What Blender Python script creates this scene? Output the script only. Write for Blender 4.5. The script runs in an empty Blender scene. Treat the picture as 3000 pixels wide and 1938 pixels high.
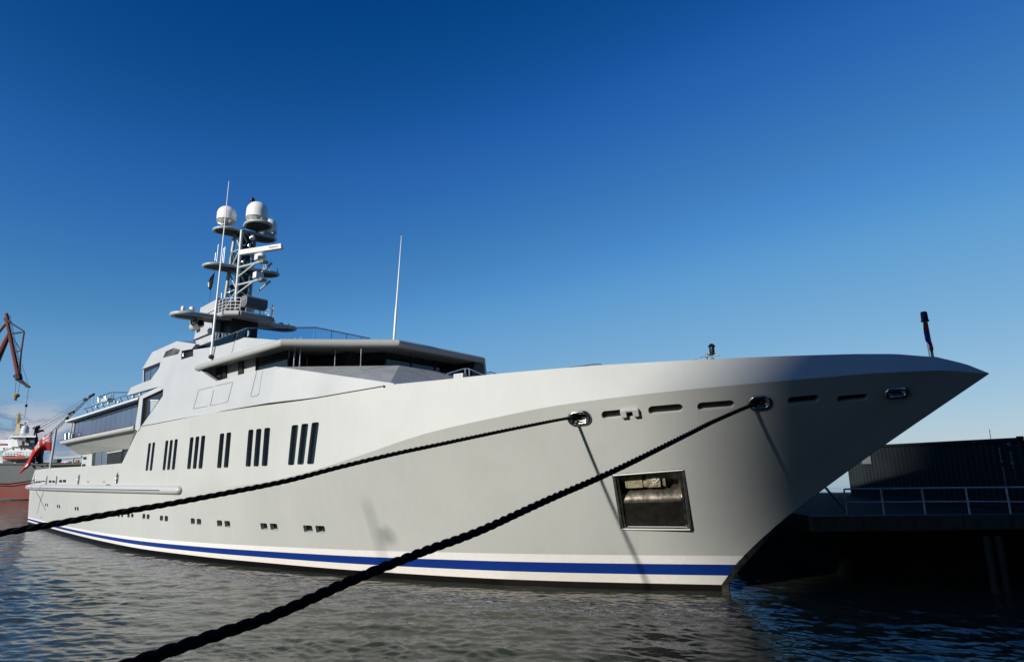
import bpy, bmesh, math, random
from mathutils import Vector, Matrix, Quaternion
from mathutils.bvhtree import BVHTree
R = math.radians
random.seed(7)
scn = bpy.context.scene
col = scn.collection

# ------------------------------------------------------------------ camera
FPX, HOR, ROLL, CAMZ = 1770.0, 1360.0, -0.011, 4.84
PITCH = math.atan((HOR - 969) / FPX)
cd = bpy.data.cameras.new('camera'); cam = bpy.data.objects.new('camera', cd); col.objects.link(cam)
cd.sensor_width = 36; cd.lens = 36 * FPX / 3000; cd.clip_start = 0.1; cd.clip_end = 9000
cam.matrix_world = Matrix.Translation((0, 0, CAMZ)) @ Matrix.Rotation(R(90) + PITCH, 4, 'X') @ Matrix.Rotation(ROLL, 4, 'Z')
scn.camera = cam
scn.view_settings.view_transform = 'Standard'; scn.view_settings.look = 'None'
scn.view_settings.exposure = 0.0; scn.view_settings.gamma = 1.0
scn.cycles.max_bounces = 8; scn.cycles.glossy_bounces = 4; scn.cycles.transparent_max_bounces = 12
scn.cycles.caustics_reflective = False; scn.cycles.caustics_refractive = False

# ------------------------------------------------------------------ sun and sky
SUN_AZ, SUN_EL = -137.0, 19.0      # degrees from +Y, clockwise; elevation
ld = bpy.data.lights.new('sun', 'SUN'); sun = bpy.data.objects.new('sun', ld); col.objects.link(sun)
ld.energy = 5.0; ld.angle = R(1.1); ld.color = (1.0, 0.955, 0.87)
L = Vector((math.sin(R(SUN_AZ)) * math.cos(R(SUN_EL)), math.cos(R(SUN_AZ)) * math.cos(R(SUN_EL)), math.sin(R(SUN_EL))))
sun.rotation_euler = L.to_track_quat('Z', 'Y').to_euler()
w = bpy.data.worlds.new('World'); scn.world = w; w.use_nodes = True
nt = w.node_tree; nt.nodes.clear()
def N(t, typ, **k):
    n = t.nodes.new(typ)
    for a, b in k.items(): setattr(n, a, b)
    return n
sky = N(nt, 'ShaderNodeTexSky', sky_type='NISHITA', sun_disc=False)
sky.sun_elevation = R(SUN_EL); sky.sun_rotation = R(SUN_AZ); sky.altitude = 0; sky.air_density = 1.0; sky.dust_density = 0.15; sky.ozone_density = 3.0
# tone of the deep polarised blue: one curve per channel over the sky model, same in every direction
dv = N(nt, 'ShaderNodeMixRGB', blend_type='MULTIPLY'); dv.inputs[0].default_value = 1; dv.inputs[2].default_value = (0.1, 0.1, 0.1, 1)
cv_ = N(nt, 'ShaderNodeRGBCurve')
for ci, ptsx in enumerate((((0, 0), (.065, .003), (.09, .020), (.16, .080), (.19, .115), (.27, .18), (.45, .30), (.75, .44), (1, .52)),
                          ((0, 0), (.06, .015), (.12, .060), (.17, .125), (.28, .26), (.33, .32), (.48, .41), (.88, .58), (1, .62)),
                          ((0, 0), (.1, .07), (.24, .26), (.31, .41), (.42, .51), (.48, .59), (.7, .66), (1, .74)))):
    c_ = cv_.mapping.curves[ci]
    c_.points[0].location = ptsx[0]; c_.points[1].location = ptsx[-1]
    for q_ in ptsx[1:-1]: c_.points.new(*q_)
cv_.mapping.update()
ml = N(nt, 'ShaderNodeMixRGB', blend_type='MULTIPLY'); ml.inputs[0].default_value = 1; ml.inputs[2].default_value = (10, 10, 10, 1)
bg = N(nt, 'ShaderNodeBackground'); bg.inputs['Strength'].default_value = 0.1
wo = N(nt, 'ShaderNodeOutputWorld')
tc = N(nt, 'ShaderNodeTexCoord')
# low cloud bank over the harbour on the left
sep = N(nt, 'ShaderNodeSeparateXYZ'); nt.links.new(tc.outputs['Generated'], sep.inputs[0])
mp = N(nt, 'ShaderNodeMapping'); mp.inputs['Scale'].default_value = (14, 14, 34); nt.links.new(tc.outputs['Generated'], mp.inputs[0])
cn = N(nt, 'ShaderNodeTexNoise'); cn.inputs['Scale'].default_value = 1.0; cn.inputs['Detail'].default_value = 6; cn.inputs['Roughness'].default_value = 0.5
nt.links.new(mp.outputs[0], cn.inputs['Vector'])
def mrange(t, a, b, c, d, src, smooth=True):
    m = N(t, 'ShaderNodeMapRange')
    if smooth: m.interpolation_type = 'SMOOTHSTEP'
    for i, v in zip((1, 2, 3, 4), (a, b, c, d)): m.inputs[i].default_value = v
    t.links.new(src, m.inputs[0]); return m.outputs[0]
def mth(t, op, a, b=None):
    m = N(t, 'ShaderNodeMath', operation=op)
    for i, v in enumerate((a, b)):
        if v is None: continue
        if isinstance(v, (int, float)): m.inputs[i].default_value = v
        else: t.links.new(v, m.inputs[i])
    return m.outputs[0]
zmask = mth(nt, 'MULTIPLY', mrange(nt, 0.045, 0.10, 1, 0, sep.outputs['Z']), mrange(nt, -0.62, -0.52, 1, 0, sep.outputs['X']))
cmask = mth(nt, 'MULTIPLY', mrange(nt, 0.40, 0.52, 0, 1, cn.outputs['Fac']), zmask)
cr = N(nt, 'ShaderNodeValToRGB'); cr.color_ramp.elements[0].position = 0.47; cr.color_ramp.elements[1].position = 0.60
cr.color_ramp.elements[0].color = (1.0, 1.9, 3.8, 1); cr.color_ramp.elements[1].color = (5.2, 5.2, 5.7, 1)
nt.links.new(cn.outputs['Fac'], cr.inputs[0])
cm = N(nt, 'ShaderNodeMixRGB')
nt.links.new(sky.outputs[0], dv.inputs[1]); nt.links.new(dv.outputs[0], cv_.inputs['Color']); nt.links.new(cv_.outputs[0], ml.inputs[1])
nt.links.new(cmask, cm.inputs[0]); nt.links.new(ml.outputs[0], cm.inputs[1]); nt.links.new(cr.outputs[0], cm.inputs[2])
nt.links.new(cm.outputs[0], bg.inputs[0]); nt.links.new(bg.outputs[0], wo.inputs[0])

# ------------------------------------------------------------------ survey helpers: sight lines from the camera to known planes
TH = R(36.95); BX, BY = 8.047, 24.934
e = Vector((math.cos(TH), -math.sin(TH))); st = Vector((-math.sin(TH), -math.cos(TH)))
def ray(x, y):
    u = (x - 1500) / FPX; v = (969 - y) / FPX
    c, s = math.cos(ROLL), math.sin(ROLL); u, v = u * c - v * s, u * s + v * c
    c, s = math.cos(PITCH), math.sin(PITCH)
    return Vector((u, c - v * s, s + v * c))
def ship(P): r = Vector((P[0] - BX, P[1] - BY)); return Vector((r.dot(e), r.dot(st), P[2]))
def world(s, t, z): return Vector((BX + s * e.x + t * st.x, BY + s * e.y + t * st.y, z))
O = ship((0, 0, CAMZ))
def sray(x, y):
    d = ray(x, y); return Vector((d.x * e.x + d.y * e.y, d.x * st.x + d.y * st.y, d.z))
def pz(x, y, z): d = sray(x, y); return O + d * ((z - CAMZ) / d.z)
def ps(x, y, s): d = sray(x, y); return O + d * ((s - O.x) / d.x)
def pt(x, y, t=None):
    d = sray(x, y)
    if not callable(t): return O + d * ((t - O.y) / d.y)
    lo = None; k = 8.0
    while k < 140:
        g = O.y + k * d.y - t(O.x + k * d.x)
        if lo is not None and g < 0: a = lo; b = k; break
        lo = k; k += 0.25
    for _ in range(30):
        m = (a + b) / 2
        if O.y + m * d.y - t(O.x + m * d.x) > 0: a = m
        else: b = m
    return O + d * a
def atY(x, y, Y): d = ray(x, y); return Vector((0, 0, CAMZ)) + d * (Y / d.y)
def atZ(x, y, z): d = ray(x, y); return Vector((0, 0, CAMZ)) + d * ((z - CAMZ) / d.z)
def V(p): return Vector((p[0], -p[1], p[2]))        # ship (fore, starboard, up) -> yacht local
def mono(xs, ys):
    n = len(xs); d = [(ys[i+1] - ys[i]) / (xs[i+1] - xs[i]) for i in range(n - 1)]
    m = [d[0]] + [0 if d[i-1] * d[i] <= 0 else 2 * d[i-1] * d[i] / (d[i-1] + d[i]) for i in range(1, n - 1)] + [d[-1]]
    def f(x):
        if x <= xs[0]: return ys[0]
        if x >= xs[-1]: return ys[-1]
        i = max(k for k in range(n - 1) if xs[k] <= x)
        hh = xs[i+1] - xs[i]; q = (x - xs[i]) / hh
        return (ys[i] * (1 + 2*q) * (1-q)**2 + hh * m[i] * q * (1-q)**2 + ys[i+1] * q*q * (3 - 2*q) + hh * m[i+1] * q*q * (q - 1))
    return f
def lin(xs, ys):
    def f(x):
        if x <= xs[0]: return ys[0]
        for i in range(len(xs) - 1):
            if x <= xs[i+1]: return ys[i] + (ys[i+1] - ys[i]) * (x - xs[i]) / (xs[i+1] - xs[i])
        return ys[-1]
    return f

# ------------------------------------------------------------------ materials
def mat(name, c, rough=0.5, metal=0.0, var=0.0, vscale=3.0, bump=0.0, bscale=20.0, coat=0.0, spec=None, stretch=None):
    m = bpy.data.materials.new(name); m.use_nodes = True; t = m.node_tree; b = t.nodes['Principled BSDF']
    b.inputs['Base Color'].default_value = (*c, 1); b.inputs['Roughness'].default_value = rough; b.inputs['Metallic'].default_value = metal
    b.inputs['Coat Weight'].default_value = coat
    if spec is not None: b.inputs['Specular IOR Level'].default_value = spec
    if var or bump:
        co = N(t, 'ShaderNodeTexCoord'); src = co.outputs['Object']
        if stretch:
            mpp = N(t, 'ShaderNodeMapping'); mpp.inputs['Scale'].default_value = stretch; t.links.new(src, mpp.inputs[0]); src = mpp.outputs[0]
    if var:
        n = N(t, 'ShaderNodeTexNoise'); n.inputs['Scale'].default_value = vscale; n.inputs['Detail'].default_value = 5; t.links.new(src, n.inputs['Vector'])
        mx = N(t, 'ShaderNodeMixRGB'); mx.inputs[1].default_value = (*[x * (1 - var) for x in c], 1); mx.inputs[2].default_value = (*[min(1, x * (1 + var)) for x in c], 1)
        t.links.new(mrange(t, 0.3, 0.7, 0, 1, n.outputs['Fac'], False), mx.inputs[0]); t.links.new(mx.outputs[0], b.inputs['Base Color'])
        t.links.new(mrange(t, 0.3, 0.7, max(0.02, rough * 0.85), min(1, rough * 1.15), n.outputs['Fac'], False), b.inputs['Roughness'])
    if bump:
        n2 = N(t, 'ShaderNodeTexNoise'); n2.inputs['Scale'].default_value = bscale; n2.inputs['Detail'].default_value = 4; t.links.new(src, n2.inputs['Vector'])
        bp = N(t, 'ShaderNodeBump'); bp.inputs['Strength'].default_value = bump; bp.inputs['Distance'].default_value = 0.05
        t.links.new(n2.outputs['Fac'], bp.inputs['Height']); t.links.new(bp.outputs[0], b.inputs['Normal'])
    return m
M = {}
M['white'] = mat('white_paint', (0.78, 0.78, 0.76), 0.35, var=0.04)
M['dome'] = mat('dome_white', (0.82, 0.81, 0.78), 0.4, var=0.03)
M['light'] = mat('pale_grey_paint', (0.46, 0.475, 0.48), 0.42, metal=0.05, spec=0.3, var=0.035, vscale=0.6, bump=0.02, bscale=1.2)
M['tube'] = mat('tube_grey_paint', (0.42, 0.43, 0.41), 0.42, spec=0.3, var=0.03)
M['mast'] = mat('mast_grey_paint', (0.40, 0.46, 0.46), 0.35, var=0.05)
M['darkgrey'] = mat('dark_grey_paint', (0.03, 0.032, 0.035), 0.5, var=0.1)
M['black'] = mat('black_paint', (0.006, 0.006, 0.007), 0.45, var=0.1)
M['under'] = mat('shaded_underside', (0.035, 0.045, 0.042), 0.6, var=0.2)  # shade under the mast platforms, put into the plate colour
M['coaming'] = mat('coaming_grey', (0.38, 0.40, 0.41), 0.28, var=0.10, vscale=1.4, bump=0.05, bscale=3)
M['glass'] = mat('dark_glass', (0.006, 0.010, 0.012), 0.06, var=0.1, vscale=0.5)
M['glassblue'] = mat('mirror_glass', (0.26, 0.30, 0.38), 0.10, metal=0.8, var=0.12, vscale=0.35)
M['portalglass'] = mat('brown_black_glass', (0.02, 0.017, 0.015), 0.12, var=0.3, vscale=0.6)
M['glint'] = mat('painted_glint', (0.80, 0.78, 0.75), 0.3, metal=0.3)  # pale colour that paints a sun glint
M['seam'] = mat('seam_grey', (0.16, 0.17, 0.17), 0.6)
M['chrome'] = mat('stainless_steel', (0.62, 0.61, 0.58), 0.16, metal=1.0, var=0.08, vscale=6)
M['brushed'] = mat('brushed_steel', (0.55, 0.53, 0.49), 0.3, metal=0.95, var=0.1, vscale=6)
M['lip'] = mat('polished_lip', (0.50, 0.45, 0.38), 0.28, metal=0.95, var=0.35, vscale=4, bump=0.05, bscale=14)
M['steel'] = mat('worn_stainless', (0.50, 0.47, 0.41), 0.3, metal=1.0, var=0.25, vscale=5, bump=0.08, bscale=14)
M['darksteel'] = mat('dark_stainless', (0.05, 0.048, 0.04), 0.4, metal=0.8, var=0.15, vscale=4, bump=0.05)
M['anchor'] = mat('muddy_anchor', (0.32, 0.29, 0.19), 0.6, metal=0.2, var=0.5, vscale=7, bump=0.4, bscale=16)
M['mud'] = mat('dry_mud', (0.55, 0.50, 0.42), 0.9, var=0.3, vscale=30, bump=0.6, bscale=60)
M['canvas'] = mat('canvas_cover', (0.16, 0.165, 0.18), 0.85, var=0.1, vscale=4, bump=0.3, bscale=5)
M['rope'] = mat('black_rope', (0.010, 0.010, 0.010), 0.9, var=0.3, vscale=60, bump=0.9, bscale=120, spec=0.15)
M['red'] = mat('crane_red', (0.13, 0.02, 0.014), 0.6, var=0.2, vscale=0.5)
M['rust'] = mat('crane_dark', (0.022, 0.010, 0.012), 0.6, var=0.2)
M['text_red'] = mat('red_lettering', (0.55, 0.06, 0.03), 0.5)
M['shiphull'] = mat('old_ship_grey', (0.045, 0.055, 0.06), 0.6, var=0.35, vscale=0.25)
M['shipred'] = mat('old_ship_red', (0.14, 0.018, 0.010), 0.7, var=0.35, vscale=0.25, stretch=(1, 1, 3))
M['shipwhite'] = mat('old_ship_white', (0.55, 0.57, 0.58), 0.55, var=0.12, vscale=0.4)
M['shipdark'] = mat('old_ship_windows', (0.03, 0.045, 0.055), 0.3, var=0.2)
M['orange'] = mat('rescue_orange', (0.25, 0.03, 0.01), 0.6, var=0.3)
M['ochre'] = mat('ochre_mast', (0.30, 0.22, 0.10), 0.6, var=0.2)
M['teal'] = mat('teal_paint', (0.02, 0.3, 0.3), 0.5)
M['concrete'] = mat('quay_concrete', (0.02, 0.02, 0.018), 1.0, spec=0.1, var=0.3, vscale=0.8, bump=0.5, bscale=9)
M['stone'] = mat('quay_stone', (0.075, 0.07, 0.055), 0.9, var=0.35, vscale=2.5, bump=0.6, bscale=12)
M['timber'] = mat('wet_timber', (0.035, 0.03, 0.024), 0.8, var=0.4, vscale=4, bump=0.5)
M['galv'] = mat('galvanised_rail', (0.6, 0.62, 0.64), 0.5, var=0.15, vscale=6)
M['yellow'] = mat('crane_yellow', (0.42, 0.28, 0.04), 0.6, var=0.15)
M['brick'] = mat('blocker_wall', (0.06, 0.04, 0.035), 0.9, var=0.2)

def hullmat():
    m = bpy.data.materials.new('hull_paint'); m.use_nodes = True; t = m.node_tree; b = t.nodes['Principled BSDF']
    co = N(t, 'ShaderNodeTexCoord'); sp = N(t, 'ShaderNodeSeparateXYZ'); t.links.new(co.outputs['Object'], sp.inputs[0])
    n = N(t, 'ShaderNodeTexNoise'); n.inputs['Scale'].default_value = 0.35; n.inputs['Detail'].default_value = 4
    mpp = N(t, 'ShaderNodeMapping'); mpp.inputs['Scale'].default_value = (4.5, 4.5, 0.35); t.links.new(co.outputs['Object'], mpp.inputs[0])
    t.links.new(co.outputs['Object'], n.inputs['Vector'])
    n2 = N(t, 'ShaderNodeTexNoise'); n2.inputs['Scale'].default_value = 0.8; n2.inputs['Detail'].default_value = 6; t.links.new(mpp.outputs[0], n2.inputs['Vector'])
    mx = N(t, 'ShaderNodeMixRGB'); mx.inputs[1].default_value = (0.455, 0.465, 0.445, 1); mx.inputs[2].default_value = (0.485, 0.495, 0.475, 1)
    f = mth(t, 'ADD', mth(t, 'MULTIPLY', n.outputs['Fac'], 0.7), mth(t, 'MULTIPLY', n2.outputs['Fac'], 0.3))
    t.links.new(mrange(t, 0.35, 0.65, 0, 1, f), mx.inputs[0])
    rp = N(t, 'ShaderNodeValToRGB'); rp.color_ramp.interpolation = 'CONSTANT'
    el = rp.color_ramp.elements
    el[0].position = 0.0; el[0].color = (0.003, 0.0025, 0.0025, 1)
    el[1].position = 0.225 / 2; el[1].color = (0.05, 0.008, 0.006, 1)
    for p, c in ((0.245, (0.74, 0.70, 0.65)), (0.60, (0.005, 0.03, 0.20)), (0.995, (0.10, 0.02, 0.08)), (1.01, (0.76, 0.74, 0.72)), (1.35, (1, 1, 1))):
        x = el.new(p / 2); x.color = (*c, 1)
    fc = N(t, 'ShaderNodeFloatCurve'); t.links.new(mth(t, 'DIVIDE', mth(t, 'ADD', sp.outputs['X'], 62.0), 72.0), fc.inputs['Value'])
    cu = fc.mapping.curves[0]; cu.points[0].location = (0, 0.37); cu.points[1].location = (1, 1)
    for q_ in ((0.28, 0.45), (0.42, 0.55), (0.65, 0.82), (0.82, 1.0)): cu.points.new(*q_)
    fc.mapping.update()
    zz_ = mth(t, 'ADD', mth(t, 'DIVIDE', mth(t, 'SUBTRACT', sp.outputs['Z'], 0.245), fc.outputs[0]), 0.245)
    t.links.new(mth(t, 'DIVIDE', zz_, 2.0), rp.inputs[0])
    gt = mth(t, 'GREATER_THAN', zz_, 1.35)
    # scuffs in the white boot top
    n3 = N(t, 'ShaderNodeTexNoise'); n3.inputs['Scale'].default_value = 6; n3.inputs['Detail'].default_value = 8; n3.inputs['Roughness'].default_value = 0.7; t.links.new(co.outputs['Object'], n3.inputs['Vector'])
    sc = N(t, 'ShaderNodeMixRGB', blend_type='MULTIPLY'); sc.inputs[0].default_value = 1; t.links.new(rp.outputs[0], sc.inputs[1])
    cmb = N(t, 'ShaderNodeCombineColor'); v = mrange(t, 0.35, 0.6, 0.94, 1.0, n3.outputs['Fac'])
    for i in range(3): t.links.new(v, cmb.inputs[i])
    t.links.new(cmb.outputs[0], sc.inputs[2])
    mm = N(t, 'ShaderNodeMixRGB'); t.links.new(gt, mm.inputs[0]); t.links.new(sc.outputs[0], mm.inputs[1]); t.links.new(mx.outputs[0], mm.inputs[2])
    t.links.new(mm.outputs[0], b.inputs['Base Color'])
    b.inputs['Roughness'].default_value = 0.42; t.links.new(mth(t, 'MULTIPLY', gt, 0.04), b.inputs['Metallic']); b.inputs['Specular IOR Level'].default_value = 0.22
    bp = N(t, 'ShaderNodeBump'); bp.inputs['Strength'].default_value = 0.25; bp.inputs['Distance'].default_value = 0.02
    n4 = N(t, 'ShaderNodeTexNoise'); n4.inputs['Scale'].default_value = 0.9; n4.inputs['Detail'].default_value = 2; t.links.new(co.outputs['Object'], n4.inputs['Vector'])
    t.links.new(n4.outputs['Fac'], bp.inputs['Height']); t.links.new(bp.outputs[0], b.inputs['Normal'])
    return m
M['hull'] = hullmat()

def clearglass():
    m = bpy.data.materials.new('clear_balustrade_glass'); m.use_nodes = True; t = m.node_tree; t.nodes.remove(t.nodes['Principled BSDF'])
    out = t.nodes['Material Output']; tr = N(t, 'ShaderNodeBsdfTransparent'); tr.inputs[0].default_value = (0.72, 0.86, 0.96, 1)
    gl = N(t, 'ShaderNodeBsdfGlossy'); gl.inputs['Roughness'].default_value = 0.03
    fr = N(t, 'ShaderNodeFresnel'); fr.inputs[0].default_value = 1.5
    mx = N(t, 'ShaderNodeMixShader'); t.links.new(fr.outputs[0], mx.inputs[0]); t.links.new(tr.outputs[0], mx.inputs[1]); t.links.new(gl.outputs[0], mx.inputs[2])
    t.links.new(mx.outputs[0], out.inputs[0]); return m
M['clear'] = clearglass()

def watermat():
    m = bpy.data.materials.new('harbour_water'); m.use_nodes = True; t = m.node_tree; b = t.nodes['Principled BSDF']
    b.inputs['Base Color'].default_value = (0.036, 0.042, 0.029, 1); b.inputs['Roughness'].default_value = 0.015; b.inputs['IOR'].default_value = 1.33
    co = N(t, 'ShaderNodeTexCoord')
    def layer(scale, sx, sy, rot, detail, dist, rough=0.5):
        mp_ = N(t, 'ShaderNodeMapping'); mp_.inputs['Scale'].default_value = (sx, sy, 1); mp_.inputs['Rotation'].default_value = (0, 0, R(rot))
        t.links.new(co.outputs['Object'], mp_.inputs[0])
        n = N(t, 'ShaderNodeTexNoise'); n.inputs['Scale'].default_value = scale; n.inputs['Detail'].default_value = detail
        n.inputs['Roughness'].default_value = rough; n.inputs['Distortion'].default_value = dist
        t.links.new(mp_.outputs[0], n.inputs['Vector']); return n.outputs['Fac']
    a = layer(0.9, 0.55, 1.0, -14, 3, 0.6)
    c = layer(3.6, 0.55, 1.0, -20, 4, 0.8)
    d = layer(11.0, 0.6, 1.0, 10, 3, 0.5)
    h = mth(t, 'ADD', mth(t, 'MULTIPLY', a, 0.06), mth(t, 'ADD', mth(t, 'MULTIPLY', c, 0.014), mth(t, 'MULTIPLY', d, 0.004)))
    bp = N(t, 'ShaderNodeBump'); bp.inputs['Strength'].default_value = 1.0; bp.inputs['Distance'].default_value = 1.0
    t.links.new(h, bp.inputs['Height']); t.links.new(bp.outputs[0], b.inputs['Normal'])
    return m
M['water'] = watermat()

# ------------------------------------------------------------------ object helpers
def tag(o, label=None, cat=None, group=None, kind=None):
    if label: o['label'] = label
    if cat: o['category'] = cat
    if group: o['group'] = group
    if kind: o['kind'] = kind
    return o
def thing(name, label, cat, loc=(0, 0, 0), rz=0.0, group=None):
    o = bpy.data.objects.new(name, None); col.objects.link(o); o.location = loc; o.rotation_euler = (0, 0, rz); o.empty_display_size = 0.5
    return tag(o, label, cat, group)
class MB:
    def __init__(s): s.v = []; s.f = []; s.uv = None
    def add(s, vs, fs):
        b = len(s.v); s.v += [Vector(x) for x in vs]; s.f += [tuple(b + i for i in f) for f in fs]; return s
    def box(s, c, d, rot=None):
        m = rot or Matrix.Identity(3); c = Vector(c); vs = []
        for x in (-1, 1):
            for y in (-1, 1):
                for z in (-1, 1): vs.append(c + m @ Vector((x * d[0] / 2, y * d[1] / 2, z * d[2] / 2)))
        return s.add(vs, [(0, 1, 3, 2), (4, 6, 7, 5), (0, 4, 5, 1), (2, 3, 7, 6), (0, 2, 6, 4), (1, 5, 7, 3)])
    def tube(s, pts, r, n=8, cap=True, flat=1.0):
        pts = [Vector(p) for p in pts]; rs = r if isinstance(r, (list, tuple)) else [r] * len(pts)
        up = None; rings = []
        for i, p in enumerate(pts):
            d = (pts[min(i + 1, len(pts) - 1)] - pts[max(i - 1, 0)]).normalized()
            if up is None: up = Vector((0, 0, 1)) if abs(d.z) < 0.9 else Vector((1, 0, 0))
            a = d.cross(up).normalized(); up2 = a.cross(d).normalized(); up = up2
            rings.append([p + (a * math.cos(2 * math.pi * k / n) + up2 * flat * math.sin(2 * math.pi * k / n)) * rs[i] for k in range(n)])
        fs = []
        for i in range(len(pts) - 1):
            for k in range(n): fs.append((i*n + k, i*n + (k+1) % n, (i+1)*n + (k+1) % n, (i+1)*n + k))
        if cap: fs.append(tuple(range(n - 1, -1, -1))); fs.append(tuple((len(pts) - 1) * n + k for k in range(n)))
        return s.add([x for rg in rings for x in rg], fs)
    def prism(s, poly, ext):
        n = len(poly); ext = Vector(ext); poly = [Vector(p) for p in poly]
        return s.add(poly + [p + ext for p in poly], [tuple(range(n)), tuple(range(2*n - 1, n - 1, -1))] + [(i, i + n, (i+1) % n + n, (i+1) % n) for i in range(n)])
    def loft(s, A, B):
        n = len(A)
        return s.add(list(A) + list(B), [tuple(range(n)), tuple(range(2*n - 1, n - 1, -1))] + [(i, i + n, (i+1) % n + n, (i+1) % n) for i in range(n)])
    def lathe(s, c, prof, n=24, axis=None):
        q = (Vector(axis).to_track_quat('Z', 'Y').to_matrix() if axis is not None else Matrix.Identity(3)); c = Vector(c)
        vs = [c + q @ Vector((r * math.cos(2*math.pi*k/n), r * math.sin(2*math.pi*k/n), z)) for r, z in prof for k in range(n)]
        fs = [(i*n + k, i*n + (k+1) % n, (i+1)*n + (k+1) % n, (i+1)*n + k) for i in range(len(prof) - 1) for k in range(n)]
        fs += [tuple(range(n - 1, -1, -1)), tuple((len(prof) - 1) * n + k for k in range(n))]
        return s.add(vs, fs)
    def build(s, name, m, parent=None, smooth=None, origin=None, bevel=0):
        me = bpy.data.meshes.new(name)
        o0 = Vector(origin) if origin is not None else Vector((0, 0, 0))
        me.from_pydata([v - o0 for v in s.v], [], s.f); me.update()
        bm = bmesh.new(); bm.from_mesh(me); bmesh.ops.recalc_face_normals(bm, faces=bm.faces)
        if bevel: bmesh.ops.bevel(bm, geom=[x for x in bm.edges if x.is_manifold and x.calc_face_angle(0) > 0.5], offset=bevel, segments=2, affect='EDGES', profile=0.6)
        bm.to_mesh(me); bm.free()
        me.materials.append(M[m] if isinstance(m, str) else m)
        if smooth: me.shade_smooth(); me.set_sharp_from_angle(angle=R(smooth))
        o = bpy.data.objects.new(name, me); col.objects.link(o); o.location = o0
        if parent: o.parent = parent
        return o
def gridmesh(name, rows, m, parent=None, thick=0.0):
    """rows of points -> sheet with uv, solidified when thick"""
    nr, nc = len(rows), len(rows[0]); me = bpy.data.meshes.new(name)
    me.from_pydata([Vector(p) for r in rows for p in r], [], [(i*nc + j, i*nc + j + 1, (i+1)*nc + j + 1, (i+1)*nc + j) for i in range(nr - 1) for j in range(nc - 1)])
    uv = me.uv_layers.new(name='UVMap')
    for lp in me.loops:
        i, j = divmod(lp.vertex_index, nc); uv.data[lp.index].uv = (j / (nc - 1), 1 - i / (nr - 1))
    me.materials.append(m); me.shade_smooth()
    o = bpy.data.objects.new(name, me); col.objects.link(o)
    if parent: o.parent = parent
    if thick:
        md = o.modifiers.new('thickness', 'SOLIDIFY'); md.thickness = thick
    return o
def textmesh(name, body, size, matw, m, parent=None, ext=0.004):
    cu = bpy.data.curves.new(name, 'FONT'); cu.body = body; cu.size = size; cu.extrude = ext; cu.align_x = 'CENTER'; cu.align_y = 'CENTER'
    tmp = bpy.data.objects.new('tmp_text', cu); col.objects.link(tmp)
    dg = bpy.context.evaluated_depsgraph_get(); me = bpy.data.meshes.new_from_object(tmp.evaluated_get(dg)); bpy.data.objects.remove(tmp)
    me.transform(matw); me.materials.clear(); me.materials.append(M[m]); o = bpy.data.objects.new(name, me); col.objects.link(o)
    if parent: o.parent = parent
    return o

# ------------------------------------------------------------------ water
import numpy as np
def build_water():
    rng = np.random.RandomState(11)
    rr = np.concatenate([np.exp(np.linspace(math.log(6.0), math.log(130.0), 860)), np.exp(np.linspace(math.log(131.5), math.log(7500.0), 90))])
    aa = np.radians(np.linspace(-52, 52, 800))
    Rr, Aa = np.meshgrid(rr, aa, indexing='ij'); X = Rr * np.sin(Aa); Y = Rr * np.cos(Aa); Z = np.zeros_like(X)
    dr = np.gradient(rr)[:, None] * np.ones_like(X)
    for i in range(90):
        lam = 0.24 * (9.0 ** ((i / 89.0) ** 1.35)) * rng.uniform(0.9, 1.1); ang = math.radians(12) + rng.normal(0, 0.5)
        kx, ky = math.sin(ang) * 2 * math.pi / lam, math.cos(ang) * 2 * math.pi / lam
        amp = 0.0039 * lam ** 0.80 * rng.uniform(0.6, 1.4)
        fade = np.clip((lam / dr - 2.0) / 2.0, 0, 1)
        ph = kx * X + ky * Y + rng.uniform(0, 6.283) + 0.9 * np.sin(X * 0.21 + Y * 0.17 + i)
        Z += amp * fade * np.sin(ph)
    gust = 0.75 + 0.35 * np.sin(X * 0.33 + 1.3 * np.sin(Y * 0.21)) * np.sin(Y * 0.27 + X * 0.08)      # patches of rougher and calmer water
    # the yacht's lee: calmer water close along her side
    sx = (X - BX) * e.x + (Y - BY) * e.y; tx_ = (X - BX) * st.x + (Y - BY) * st.y
    hb = np.interp(sx, [-61.5, -46, -32, -20, -12, -6, -1.4, 0, 1.5], [5.5, 7.1, 8.05, 6.9, 5.2, 3.2, 0.9, 0.2, 0])
    lee = 0.30 + 0.70 * np.clip((tx_ - hb) / 4.0, 0, 1); lee[(sx > 2) | (tx_ < 0)] = 1.0
    Z *= gust * lee
    nr_, na_ = X.shape; co_ = np.stack([X, Y, Z], -1).reshape(-1, 3)
    i = np.arange(nr_ - 1)[:, None] * na_ + np.arange(na_ - 1)[None]; q = np.stack([i, i + na_, i + na_ + 1, i + 1], -1).reshape(-1, 4)
    # calm deep sheet a little lower closes the rest of the harbour out to the horizon
    ex = np.array([(-7000, -400, -0.35), (7000, -400, -0.35), (7000, 8000, -0.35), (-7000, 8000, -0.35)], float); n0 = len(co_)
    co_ = np.concatenate([co_, ex]); q = np.concatenate([q[:, ::-1], [[n0, n0 + 1, n0 + 2, n0 + 3]]])
    me = bpy.data.meshes.new('water'); me.vertices.add(len(co_)); me.vertices.foreach_set('co', co_.astype(np.float32).ravel())
    me.loops.add(q.size); me.loops.foreach_set('vertex_index', q.astype(np.int32).ravel()); me.polygons.add(len(q))
    me.polygons.foreach_set('loop_start', np.arange(0, q.size, 4, dtype=np.int32)); me.polygons.foreach_set('loop_total', np.full(len(q), 4, np.int32))
    me.update(calc_edges=True); me.shade_smooth(); me.materials.append(M['water']); o = bpy.data.objects.new('water', me); col.objects.link(o); o['kind'] = 'structure'
build_water()

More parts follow.
